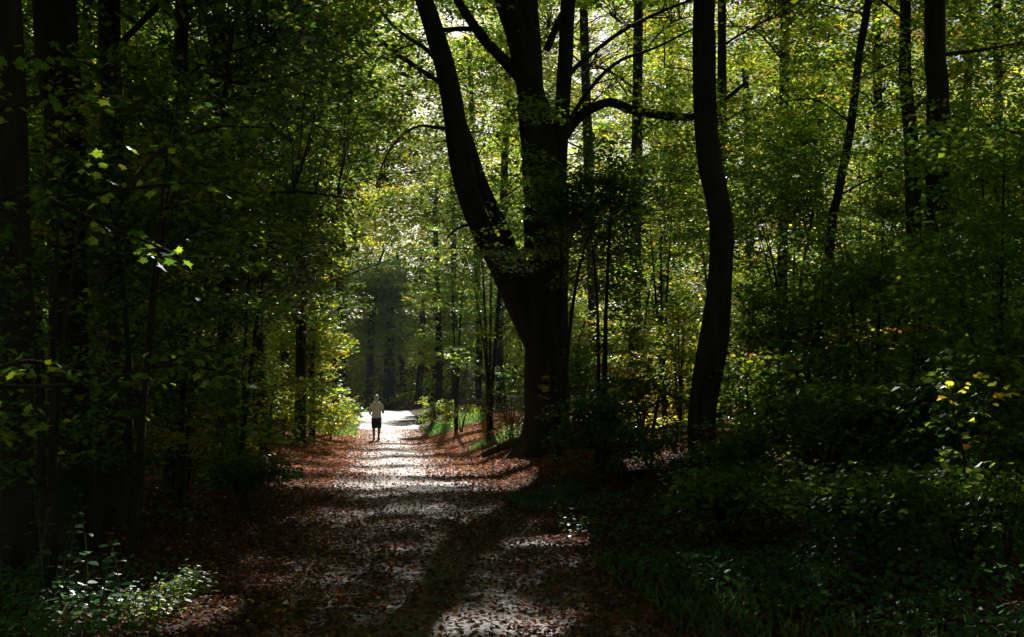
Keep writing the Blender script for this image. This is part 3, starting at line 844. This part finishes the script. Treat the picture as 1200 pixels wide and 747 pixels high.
def herb(label, px, d, hgt, n, tint, L, group=None, lean=.1, mat=GREEN, name='nettle_plant'):
    """upright stem with pairs of pointed leaves"""
    COUNT[0] += 1
    rg = np.random.default_rng(3000 + COUNT[0])
    x = atx(px, d); g = float(height(x, d))
    t = empty(name, (x, d, g), label, 'plant', group)
    e = np.array([x + rg.normal(0, lean) * hgt, d + rg.normal(0, lean) * hgt, g + hgt])
    m = (np.array([x, d, g]) + e) / 2 + rg.normal(0, .03, 3)
    p, r = resample([[x, d, g - .04], m, e], [.006, .005, .002], 14)
    mb = MB(); mb.add(*tube(p, r, 5)); mb.build('stem', GREENSTEM, t)
    k = np.linspace(2, 13, n).astype(int)
    c, f, sz = [], [], []
    for q_, kk in enumerate(k):
        for sgn in (0, math.pi):
            a = q_ * 1.57 + sgn + rg.normal(0, .3)
            dirv = np.array([math.cos(a), math.sin(a), rg.normal(-.25, .2)])
            s_ = L * (1.15 - .6 * q_ / n) * rg.uniform(.8, 1.15)
            c.append(p[kk] + dirv * s_ * .62); f.append(dirv); sz.append(s_)
    lv, lf = leaves(np.array(c), np.array(sz), rg, .25, OVAL, np.array(f))
    tt = np.clip(rg.normal(tint, .12, len(c)), 0, 1)
    build('foliage', lv, [(lf, 0)], [mat], t, {'tint': np.repeat(tt, len(OVAL))})
    return t


GREENSTEM = plain('green_stem', (.05, .08, .03))
NET = [('tall nettle with thin bare tip, left of the lit patch', 66, 8.0, 1.05), ('tall nettle in front of the brown trunk', 112, 8.4, .95),
       ('nettle with pale lit top leaves beside the lit patch', 152, 8.2, .62), ('broad nettle in shade at the mossy trunk foot', 92, 7.8, .80),
       ('nettle in shade nearest the left rim', 18, 7.6, .70), ('short nettle in the left bottom corner', 30, 6.6, .42),
       ('nettle close behind the lit patch', 128, 7.6, .60), ('nettle standing between the two tall ones', 80, 8.6, .85),
       ('short nettle in front of the lit patch', 52, 7.0, .40), ('drooping nettle left of the tall bare tipped one', 45, 8.4, .75)]
for (lab, px, d, hh) in NET:
    herb(lab, px, d, hh, 8, .25, .10)
HB = [(172, 7.7), (186, 7.9), (198, 8.1), (210, 8.2), (222, 8.35), (234, 8.5), (244, 8.7), (180, 7.5), (205, 7.8), (160, 7.4), (216, 7.9), (195, 7.6)]
HB += [(165 + 7 * k + random.uniform(-6, 6), 7.45 + .115 * k + random.uniform(-.2, .25)) for k in range(13)] + [(205 + 8 * k, 8.2 + .1 * k) for k in range(6)] + [(150 + 5.5 * k + random.uniform(-5, 5), 7.5 + .07 * k + random.uniform(-.3, .3)) for k in range(20)]
for (px, d) in HB:
    herb('small sunlit herb in the bright patch at the lower left path edge', px, d, random.uniform(.13, .28), 6, .58, .06, mat=LEAF,
         group='sunlit herbs at the lower left', name='herb')
for (px, d) in [(655, 12.8), (672, 12.6), (690, 12.5), (664, 12.3), (682, 12.9), (705, 12.6)]:
    herb('small sunlit herb in the bright spot right of the path edge', px, d, random.uniform(.14, .24), 4, .5, .07,
         group='sunlit herbs right of the path', name='herb')

herb('seedling holding up one big yellow leaf near the right corner', 1167, 7.0, .42, 1, .82, .15, mat=LEAF, name='seedling', lean=.02)

# the maple reaching in from the left
MAPLE = np.array([[0, -.5, 0], [.10, -.28, .02], [.34, -.36, .05], [.28, -.12, .04], [.52, .06, .05], [.30, .10, .03], [.26, .26, .03], [.12, .20, .01],
                  [0, .55, -.06], [-.12, .20, .01], [-.26, .26, .03], [-.30, .10, .03], [-.52, .06, .05], [-.28, -.12, .04], [-.34, -.36, .05], [-.10, -.28, .02]])


def maple():
    rg = np.random.default_rng(91)
    d = 5.6
    x0 = atx(-230, d); g = float(height(x0, d))
    t = empty('maple_sapling', (x0, d, g), 'maple reaching in from the left rim with large yellow green leaves', 'tree')
    tr = stem(t, [(x0, d, g - .1), (x0 + .1, d, 1.5), (x0 + .05, d + .1, 3.2), (x0 + .2, d, 5)], [.06, .05, .035, .012], BARK, 8, 24, .05)
    C, FC = [], []
    branches = [[(-230, 330), (-60, 262), (60, 235), (150, 222), (235, 215), (300, 232)], [(-60, 262), (40, 215), (80, 190), (140, 182)],
                [(60, 235), (120, 262), (175, 285), (210, 300)], [(-230, 420), (-80, 452), (20, 425), (60, 428), (110, 440), (150, 446)],
                [(-80, 452), (80, 452), (180, 430), (230, 412), (285, 396)], [(180, 430), (220, 428), (262, 437), (285, 445)],
                [(-230, 470), (-90, 492), (0, 480), (42, 486)], [(-230, 250), (-60, 150), (40, 120), (110, 110), (170, 130)], [(-60, 150), (20, 75), (90, 60)],
                [(150, 222), (190, 175), (250, 150), (310, 150)]]
    for bi, br in enumerate(branches):
        dd = d + rg.normal(0, .25)
        P = [at(a, b, dd + .15 * k) for k, (a, b) in enumerate(br)]
        p = stem(t, P, np.linspace(.016, .004, len(P)), BARK, 5, 26, .1, None, 'limb', bi)
        for k in range(6, 26):
            for _ in range(2 if rg.random() < .8 else 1):
                a = rg.uniform(0, 6.28)
                f = np.array([math.cos(a), math.sin(a) * .8, rg.normal(-.35, .25)])
                C.append(p[k] + f * .07 + rg.normal(0, .035, 3)); FC.append(f)
    C = np.array(C); FC = np.array(FC)
    lv, lf = leaves(C, rg.uniform(.045, .088, len(C)), rg, .6, MAPLE, FC)
    tt = np.clip(rg.normal(.42, .16, len(C)), 0, .9)
    build('crown', lv, [(lf, 0)], [LEAF], t, {'tint': np.repeat(tt, len(MAPLE))})


maple()

# ------------------------------------------------------------------ logs, stump
def log(name, label, a, b, r0, r1, cat='log', bend=.1):
    a = np.array(a); b = np.array(b); mid = (a + b) / 2 + np.array([0, bend, .04])
    p, r = resample([a, mid, b], [r0, (r0 + r1) / 2 * 1.05, r1], 20)
    v, q_ = tube(p, r, 12, .12, 5)
    n = len(v)
    ends = np.vstack([v, p[0] - (p[1] - p[0]) * .1, p[-1] + (p[-1] - p[-2]) * .1])
    e0 = np.array([[n, (i + 1) % 12, i] for i in range(12)]); e1 = np.array([[n + 1, n - 12 + i, n - 12 + (i + 1) % 12] for i in range(12)])
    return tag(build(name, ends, [(q_, 0), (np.vstack([e0, e1]), 0)], [DEADWOOD], None, smooth=True), label, cat)


def gpt(px, d, dz):
    x = atx(px, d); return (x, d, float(height(x, d)) + dz)


log('fallen_log', 'fallen log end lying on the bank just left of the beech', gpt(566, 26.2, .08), gpt(622, 26.0, .14), .10, .15)
log('fallen_log', 'long fallen trunk lying right of the beech foot', gpt(672, 25.6, .2), gpt(830, 25.0, .25), .22, .14)
log('fallen_branch', 'thin fallen branch in front of the long log', gpt(690, 22.8, .12), gpt(800, 22.4, .3), .06, .03, 'branch')


# ------------------------------------------------------------------ litter, grass, ground cover
def scatter(n, x0, x1, y0, y1, rg, dens):
    x = rg.uniform(x0, x1, n); y = y0 + (y1 - y0) * rg.random(n) ** 1.75
    k = rg.random(n) < dens(x, y)
    x, y = x[k], y[k]
    return np.stack([x, y, height(x, y)], 1)


def litter():
    rg = np.random.default_rng(5)

    def dens(x, y):
        s = np.abs(x - path_x(y))
        off = sstep(.15, 1.7, s + .9 * (fbm(x * .7, y * .5, 70) - .5))
        near = 1 - sstep(12, 22, y)
        return np.clip(.12 + .88 * off + (.38 + .35 * (fbm(x * 1.2, y * .8, 71) > .45)) * near * (1 - .3 * (1 - sstep(8, 11, y)) * (s < .9)), 0, 1)
    P = scatter(700000, -13, 14, 4, 48, rg, dens)
    far = sstep(14, 26, P[:, 1])
    P[:, 2] += rg.uniform(.012, .05, len(P))
    L = rg.uniform(.018, .056, len(P)) * (1 + .25 * far)
    lv, lf = leaves(P, L, rg, .38, HEX)
    s = P[:, 0] - path_x(P[:, 1])
    bank = far
    t = np.clip(rg.normal(.27 + .39 * bank, .19, len(P)), 0, .9)
    yel = rg.random(len(P)) < .02 + .04 * np.exp(-((s + 1.2) / .6) ** 2) * (P[:, 1] < 24)
    t = np.where(yel, rg.uniform(.9, 1, len(P)), t)
    tag(build('leaf_litter', lv, [(lf, 0)], [DEAD], None, {'tint': np.repeat(t, 6)}), 'brown and red fallen leaves strewn over path edges and banks', 'leaf litter', kind='stuff')


def ground_cover():
    rg = np.random.default_rng(6)

    def dens(x, y):
        s = x - path_x(y) - PATH_HW
        r = sstep(-.15, .7, s + .8 * (fbm(x * .9, y * .9, 80) - .5) - .25 * np.clip(9 - y, 0, 4)) * (1 - sstep(13, 19, y))
        l = sstep(.35, .9, -(s + 2 * PATH_HW) + .8 * (fbm(x * .9, y * .9, 82) - .5)) * (1 - sstep(8.5, 10, y))
        l2 = .35 * sstep(.5, 1.5, -(s + 2 * PATH_HW)) * (fbm(x * .6, y * .6, 84) > .5)
        r2 = .35 * sstep(1.5, 3, s) * (fbm(x * .6, y * .6, 85) > .48)
        return np.clip(np.maximum(np.maximum(r, l), np.maximum(l2, r2)) * (.35 + .65 * (fbm(x * 1.7, y * 1.7, 81) > .45)), 0, 1)
    P = scatter(190000, -9, 12, 4.5, 34, rg, dens)
    hmax = .10 + .22 * fbm(P[:, 0] * .8, P[:, 1] * .8, 83)
    P[:, 2] += .02 + hmax * rg.random(len(P)) ** .7
    lv, lf = leaves(P, rg.uniform(.03, .07, len(P)), rg, .45, HEX)
    t = np.clip(rg.normal(.25, .2, len(P)), 0, .8)
    tag(build('ground_cover', lv, [(lf, 0)], [GREEN], None, {'tint': np.repeat(t, 6)}), 'low green leafy ground cover along both sides of the path', 'ground cover', kind='stuff')


def grass():
    rg = np.random.default_rng(8)
    spots = [(400, 506, 1.1, 3.2, 2600), (540, 492, 1.1, 4.0, 2600), (515, 488, .8, 4, 1500), (610, 592, 1.0, .9, 1500), (780, 690, 1.4, 1.6, 1300), (900, 730, 1.4, 1.2, 900),
             (575, 520, .6, 1.2, 400)]
    C = []
    for (px, py, a, b, n) in spots:
        g = ground(px, py)
        r = np.sqrt(rg.random(n)); th = rg.uniform(0, 6.28, n)
        C.append(np.stack([g[0] + a * r * np.cos(th), g[1] + b * r * np.sin(th)], 1))
    C = np.vstack(C)
    C = C[np.abs(C[:, 0] - path_x(C[:, 1])) > PATH_HW - .15]
    n = len(C); z = height(C[:, 0], C[:, 1]) - .01
    hh = rg.uniform(.05, .17, n); a = rg.uniform(0, 6.28, n); lean = rg.uniform(.1, .8, n) * hh
    w = rg.uniform(.004, .009, n) * (1 + C[:, 1] / 25)
    ca, sa = np.cos(a), np.sin(a)
    b0 = np.stack([C[:, 0] - w * sa, C[:, 1] + w * ca, z], 1); b1 = np.stack([C[:, 0] + w * sa, C[:, 1] - w * ca, z], 1)
    m = np.stack([C[:, 0] + ca * lean * .35, C[:, 1] + sa * lean * .35, z + hh * .65], 1)
    m0 = m + np.stack([-w * sa * .7, w * ca * .7, 0 * w], 1); m1 = m - np.stack([-w * sa * .7, w * ca * .7, 0 * w], 1)
    tp = np.stack([C[:, 0] + ca * lean, C[:, 1] + sa * lean, z + hh], 1)
    v = np.stack([b0, b1, m1, tp, m0], 1).reshape(-1, 3)
    t = np.clip(rg.normal(.45, .2, n), 0, 1)
    tag(build('grass', v, [(np.arange(n * 5).reshape(n, 5), 0)], [GREEN], None, {'tint': np.repeat(t, 5)}), 'green grass tufts on the path verges', 'grass', kind='stuff')


litter(); ground_cover(); grass()


# ------------------------------------------------------------------ the wood beyond
def woods():
    rg = np.random.default_rng(9)
    C = []

    def belt(n, fx, fy, fz):
        C.append(np.stack([fx(rg.random(n), n), fy(rg.random(n), n), fz(rg.random(n), n)], 1))
    U = lambda a, b: (lambda r, n: a + (b - a) * r)
    belt(1500, U(-70, 80), U(70, 125), U(0, 20))
    belt(3000, U(-75, 85), U(88, 135), lambda r, n: 11 * r ** 1.3)
    belt(900, U(-70, -20), U(50, 90), lambda r, n: 9 * r ** 1.3)
    belt(900, U(8, 70), U(50, 90), lambda r, n: 9 * r ** 1.3)
    belt(3000, U(-45, -16), U(-18, 66), U(0, 20))
    belt(3000, U(17, 50), U(-18, 66), U(0, 20))
    belt(3500, U(-45, 50), U(-36, -16), U(0, 22))  # belt behind the camera, added to block sky light
    belt(2600, U(-75, 85), U(100, 128), lambda r, n: 10 * r ** 1.2)
    belt(9500, U(-85, 95), U(134, 146), lambda r, n: 4 + 40 * r)
    belt(1500, U(-30, 40), U(100, 130), lambda r, n: 14 + 20 * r)
    belt(1300, U(-30, 14), U(148, 156), lambda r, n: 8 + 34 * r)
    belt(3200, U(-95, 105), U(156, 172), U(0, 24))  # belt hidden behind the others, added to shade their lower leaves
    C = np.vstack(C)
    px = path_x(C[:, 1])
    ok = ~((np.abs(C[:, 0] - px) < 2.6) & (C[:, 2] < 6) & (C[:, 1] < 88))
    ok &= ~((lit(*column(C)) > .5) & (rg.random(len(C)) < .85))
    ok &= ~((np.abs(C[:, 0] - px - .8) < 1.3) & (C[:, 2] > 10) & (C[:, 2] < 20) & (C[:, 1] > 40) & (C[:, 1] < 95))
    ok &= noise3(C[:, 0] * .3, C[:, 1] * .3, C[:, 2] * .3) > .40
    C = C[ok]
    m = rg.poisson(48, len(C)); idx = np.repeat(np.arange(len(C)), m); n = len(idx)
    r = 1.6 * np.sqrt(rg.random(n)); th = rg.uniform(0, 6.28, n)
    tl = rg.normal(0, .2, (len(C), 2))[idx]
    o_ = np.stack([r * np.cos(th), r * np.sin(th), rg.normal(0, .22, n) - .08 * r * r], 1)
    o_[:, 2] += tl[:, 0] * o_[:, 0] + tl[:, 1] * o_[:, 1]
    P = C[idx] + o_
    P[:, 2] = np.maximum(P[:, 2], 0) + height(P[:, 0], P[:, 1])
    k = thin(P, rg); P = P[k]; idx = idx[k]; n = len(P)
    side = (P[:, 1] < 45)
    lv, lf = leaves(P, rg.uniform(.16, .32, n) * (1 + .4 * side + .6 * (P[:, 1] > 95)), rg, .5, RHO)
    t = np.clip(rg.normal(.68, .14, len(C))[idx] + rg.normal(0, .1, n), 0, 1)
    tag(build('woods', lv, [(lf, 0)], [LEAF], None, {'tint': np.repeat(t, 4)}), 'mass of green leaves of the wood closing the view all round', 'woods', kind='stuff')


woods()


# ------------------------------------------------------------------ the walker
def walker():
    g = ground(441, 516.5)
    t = empty('person', g, 'person walking away on the path in a pale short sleeved top and dark shorts', 'person')
    skin = plain('skin', (.36, .21, .15), .5); shirt = plain('shirt', (.90, .82, .98), .8); dark = plain('dark_cloth', (.02, .02, .028), .8)
    hairm = plain('white_hair', (.75, .73, .70), .5); shoe = plain('shoe', (.30, .28, .28), .6); sole = plain('sole', (.5, .5, .5), .6)
    GX, GY, GZ = g

    def loc(p):     # x right, y forward, z up
        return np.asarray(p, float) + np.array([GX, GY, GZ])

    def piece(name, chains, mat, blobs=(), voxel=.012, parent=t, sm=4):
        mb = MB()
        for pts, rad in chains:
            p, r = resample(pts, rad, max(8, 6 * len(pts)))
            v, q_ = tube(loc(p), r, 14)
            n = len(v); v = np.vstack([v, loc(p[0]), loc(p[-1])])
            f0 = np.array([[n, (i + 1) % 14, i, i] for i in range(14)]); f1 = np.array([[n + 1, n - 14 + i, n - 14 + (i + 1) % 14, n - 14 + (i + 1) % 14] for i in range(14)])
            tri = [list(a[:3]) for a in f0] + [list(a[:3]) for a in f1]
            parts.append((v, q_, tri))
        V, Fc, off = [], [], 0
        for v, q_, tri in parts:
            V += [tuple(a) for a in v]; Fc += [tuple(int(i) + off for i in a) for a in q_] + [tuple(int(i) + off for i in a) for a in tri]; off += len(v)
        parts.clear()
        for (c_, rr) in blobs:
            la = np.linspace(-math.pi / 2, math.pi / 2, 11); lo = np.linspace(0, 2 * math.pi, 17)[:-1]
            v = [tuple(loc(np.array(c_) + np.array(rr) * np.array([math.cos(a) * math.cos(b), math.cos(a) * math.sin(b), math.sin(a)]))) for a in la for b in lo]
            V += v
            Fc += [(off + i * 16 + j, off + i * 16 + (j + 1) % 16, off + (i + 1) * 16 + (j + 1) % 16, off + (i + 1) * 16 + j) for i in range(10) for j in range(16)]
            off += len(v)
        me = bpy.data.meshes.new(name); me.from_pydata(V, [], Fc); me.update()
        ob = link(name, me, None, [mat])
        md = ob.modifiers.new('r', 'REMESH'); md.mode = 'VOXEL'; md.voxel_size = voxel
        s_ = ob.modifiers.new('s', 'SMOOTH'); s_.iterations = sm; s_.factor = .5
        dg = bpy.context.evaluated_depsgraph_get()
        m2 = bpy.data.meshes.new_from_object(ob.evaluated_get(dg))
        ob.modifiers.clear(); ob.data = m2; m2.name = name
        m2.polygons.foreach_set('use_smooth', np.ones(len(m2.polygons), bool))
        if not m2.materials: m2.materials.append(mat)
        ob.parent = parent; ob.matrix_parent_inverse = parent.matrix_basis.inverted() if parent is t else parent.matrix_world.inverted()
        return ob
    parts = []
    hand_r = [([(.21, .20, 1.04), (.195, .25, 1.055)], [.03, .036])]
    hand_l = [([(-.22, .13, .97), (-.215, .18, .96)], [.03, .036])]
    fing = []
    for k in range(4):
        o_ = (k - 1.5) * .019; l = [.075, .085, .08, .062][k]
        fing.append(([(.195 + o_ * .3, .255, 1.055 + o_), (.185 + o_ * .3, .255 + l * .6, 1.06 + o_), (.172, .255 + l * .8, 1.05 + o_)], [.011, .010, .008]))
        fing.append(([(-.215 + o_ * .3, .185, .96 + o_), (-.208, .185 + l * .6, .955 + o_), (-.196, .185 + l * .85, .945 + o_)], [.011, .010, .008]))
    fing.append(([(.185, .23, 1.08), (.16, .26, 1.10), (.155, .285, 1.10)], [.013, .011, .009]))
    fing.append(([(-.205, .16, .985), (-.18, .19, 1.002), (-.175, .215, 1.002)], [.013, .011, .009]))
    body = piece('body', [
        ([(0, 0, .92), (0, .01, 1.1), (0, .01, 1.28), (0, 0, 1.40)], [.145, .135, .15, .10]),
        ([(0, 0, 1.38), (0, .015, 1.50)], [.062, .055]),
        ([(-.14, 0, 1.37), (0, 0, 1.38), (.14, 0, 1.37)], [.06, .085, .06]),
        ([(.17, 0, 1.36), (.245, -.06, 1.13), (.255, -.07, 1.09)], [.055, .045, .04]),
        ([(.255, -.07, 1.09), (.25, .06, 1.05), (.21, .20, 1.04)], [.042, .038, .027]),
        ([(-.17, 0, 1.36), (-.235, -.05, 1.12), (-.245, -.06, 1.08)], [.055, .045, .04]),
        ([(-.245, -.06, 1.08), (-.25, .04, 1.01), (-.22, .14, .97)], [.042, .036, .027]),
        ([(.09, 0, .90), (.10, .04, .50), (.095, -.10, .13)], [.095, .062, .04]),
        ([(.10, .035, .48), (.10, -.03, .34), (.095, -.10, .12)], [.055, .058, .037]),
        ([(-.09, 0, .90), (-.10, .02, .50), (-.095, .03, .10)], [.095, .062, .04]),
        ([(-.10, .02, .48), (-.10, .01, .34), (-.095, .03, .09)], [.055, .058, .037]),
        ([(.095, -.10, .12), (.10, .0, .05)], [.037, .035]), ([(-.095, .02, .08), (-.10, .14, .04)], [.037, .035]),
    ] + hand_r + hand_l + fing, skin, [((0, .015, 1.60), (.076, .094, .112)), ((0, .112, 1.585), (.014, .018, .022)),
                                        ((.078, .01, 1.59), (.012, .02, .032)), ((-.078, .01, 1.59), (.012, .02, .032)),
                                        ((0, .095, 1.545), (.026, .014, .012)), ((.03, .098, 1.61), (.013, .008, .008)), ((-.03, .098, 1.61), (.013, .008, .008))], voxel=.009, sm=3)
    piece('hair', [], hairm, [((0, -.012, 1.625), (.094, .108, .108)), ((0, -.05, 1.575), (.082, .065, .085))], voxel=.012)
    piece('shirt', [
        ([(0, 0, .85), (0, .005, .98), (0, .01, 1.15), (0, .01, 1.28), (0, 0, 1.40)], [.19, .178, .168, .172, .105]),
        ([(-.15, 0, 1.375), (0, 0, 1.395), (.15, 0, 1.375)], [.07, .10, .07]),
        ([(.15, 0, 1.37), (.235, -.045, 1.17)], [.078, .070]), ([(-.15, 0, 1.37), (-.228, -.04, 1.17)], [.078, .070])], shirt, voxel=.014)
    piece('shorts', [([(0, 0, .98), (0, 0, .80)], [.165, .165]),
                     ([(.085, 0, .86), (.10, .04, .46)], [.115, .088]), ([(-.085, 0, .86), (-.10, .02, .46)], [.115, .088])], dark, voxel=.014)
    for sx, y0, tilt in ((.097, -.115, .035), (-.097, .02, 0)):
        sh = piece('shoe', [([(sx, y0 - .04, .055 + tilt), (sx, y0 + .06, .05 + tilt * .6), (sx * 1.05, y0 + .19, .035)], [.05, .052, .038])], shoe, voxel=.010)
    return t


walker()

# ------------------------------------------------------------------ the closed roof of leaves, added to shade what lies below
def shade_roof():
    rg = np.random.default_rng(14)
    U, V = np.meshgrid((np.arange(100) + .5) * HB_ - 25, (np.arange(140) + .5) * HB_ - 15, indexing='ij')
    pxv = path_x(V)
    T = np.zeros_like(U)
    T[(V < 19) & (V > -14) & (U > -18) & (U < 1.5)] = SHADE_COVER
    T[(V < 14) & (V > -14) & (U >= 1.5) & (U < 19)] = SHADE_COVER
    T[(V >= 14) & (V < 19) & (U >= 1.5) & (U < 19)] = SHADE_COVER * .5
    T[(V >= 14) & (V < 23) & (U > .6) & (U < 4)] = SHADE_COVER
    T[(V >= 14) & (V < 23) & (U >= 4) & (U < 17)] = SHADE_COVER * .85
    T[(V >= 19) & (V < 48) & (U < pxv - 3.6) & (U > -20)] = SHADE_COVER
    T[(V >= 19) & (V < 27) & (U > 6) & (U < 17)] = SHADE_COVER * .45
    T = np.maximum(T, 4.0 * shade_bands(U, V) * (np.abs(U - pxv) < 4.5) * (V > 17))  # extra cover put in to cast strips of shade on the path
    need = np.clip(T - COVER, 0, None)
    L, per, sr = .21, 40, .85
    foot = .4 * L * L * per
    area = HB_ ** 2
    n = rg.poisson(need * area / foot)
    iu, iv = np.nonzero(n)
    k = np.repeat(np.arange(len(iu)), n[iu, iv])
    u = U[iu[k], iv[k]] + rg.uniform(-.25, .25, len(k)); v = V[iu[k], iv[k]] + rg.uniform(-.25, .25, len(k))
    zlo = np.clip(5.5 + 1.045 * np.clip(v, 4, 16), 9, 22)
    z = zlo + rg.uniform(0, 5.5, len(k))
    tt = (z - .15) / S[2]
    C = np.stack([u + tt * S[0], v + tt * S[1], z], 1)
    P = np.vstack([p for t, p in TALL]); W = np.repeat(np.arange(len(TALL)), [len(p) for t, p in TALL])
    own = np.empty(len(C), int)
    for a in range(0, len(C), 500):
        D = np.linalg.norm(C[a:a + 500, None] - P[None], axis=2)
        own[a:a + 500] = W[D.argmin(1)]
    for i, (t, p) in enumerate(TALL):
        c = C[own == i]
        if len(c) == 0:
            continue
        A = p[np.linalg.norm(c[:, None] - p[None], axis=2).argmin(1)]
        near = np.linalg.norm(c - A, axis=1) < 2.6
        if near.sum() < 1: near[:1] = True
        A, ct = A[near], c[near]
        tv, tq = twigs(A, ct, .01 + .008 * np.linalg.norm(ct - A, axis=1), np.full(len(ct), .006), rg)
        m = rg.poisson(per, len(c)); idx = np.repeat(np.arange(len(c)), m); N_ = len(idx)
        r = sr * np.sqrt(rg.random(N_)) * 1.2; th = rg.uniform(0, 6.28, N_)
        q_ = c[idx] + np.stack([r * np.cos(th), r * np.sin(th), rg.normal(0, .15, N_) - .1 * r * r], 1)
        q_ = q_[thin(q_, rg)]
        lv, lf = leaves(q_, L * rg.uniform(.7, 1.2, len(q_)), rg, .45, RHO)
        ti = np.clip(rg.normal(.45, .18, len(q_)), 0, 1)
        build('shade_crown', np.vstack([lv, tv]), [(lf, 0), (tq + len(lv), 1)], [LEAF, BARK], t, {'tint': np.r_[np.repeat(ti, 4), np.zeros(len(tv))]})  # leaf sprays added for shade, hung on the nearest tall tree
    print('SHADE_COVER sprays', len(C))


shade_roof()

# ------------------------------------------------------------------ hazy air of the wood
def haze():
    x0, x1, y0, y1, z0, z1 = -900, 900, -700, 1100, -3, 60
    v = [(x, y, z) for z in (z0, z1) for y in (y0, y1) for x in (x0, x1)]
    f = [(0, 2, 3, 1), (4, 5, 7, 6), (0, 1, 5, 4), (2, 6, 7, 3), (0, 4, 6, 2), (1, 3, 7, 5)]
    me = bpy.data.meshes.new('haze'); me.from_pydata(v, [], f); me.update()
    m, nt, N, Lk = mat_new('haze')
    p = N.new('ShaderNodeVolumePrincipled'); p.inputs['Density'].default_value = HAZE
    p.inputs['Color'].default_value = (.78, .88, 1, 1); p.inputs['Anisotropy'].default_value = .2
    o = N.new('ShaderNodeOutputMaterial'); Lk.new(p.outputs[0], o.inputs['Volume'])
    tag(link('haze', me, None, [m]), 'thin blue haze hanging in the wood', 'haze', kind='stuff')


if HAZE:
    haze()

# ------------------------------------------------------------------ world, sun, camera
w = bpy.data.worlds.new('World'); scene.world = w; w.use_nodes = True
N = w.node_tree.nodes; Lk = w.node_tree.links
N.clear()
sky = N.new('ShaderNodeTexSky'); sky.sky_type = 'NISHITA'; sky.sun_disc = False
sky.sun_elevation = R(SUN_EL); sky.sun_rotation = R(SUN_AZ)
bg = N.new('ShaderNodeBackground'); bg.inputs[1].default_value = SKY_W
Lk.new(sky.outputs[0], bg.inputs[0])
o = N.new('ShaderNodeOutputWorld'); Lk.new(bg.outputs[0], o.inputs[0])

sl = bpy.data.lights.new('sun', 'SUN'); sl.energy = SUN_W; sl.angle = R(.5); sl.color = (1, .95, .86)
so = bpy.data.objects.new('sun', sl); COL.objects.link(so)
so.rotation_euler = Vector(S).to_track_quat('Z', 'Y').to_euler()
so.location = Vector(S) * 60

cd = bpy.data.cameras.new('camera'); cam = bpy.data.objects.new('camera', cd); COL.objects.link(cam)
cd.sensor_width = 36; cd.lens = F / 1200 * 36; cd.clip_end = 2000; cd.clip_start = .05
cam.location = (0, 0, CAMZ); cam.rotation_euler = (R(90) + PITCH, 0, 0)
scene.camera = cam

scene.view_settings.view_transform = 'Standard'
scene.view_settings.look = 'None'
scene.view_settings.exposure = EXPOSURE
scene.view_settings.gamma = 1
scene.render.engine = 'CYCLES'
c = scene.cycles
c.use_denoising = True
c.max_bounces = 2; c.diffuse_bounces = 2; c.glossy_bounces = 1; c.transmission_bounces = 2; c.transparent_max_bounces = 8
c.sample_clamp_indirect = 3.0; c.caustics_reflective = False; c.caustics_refractive = False
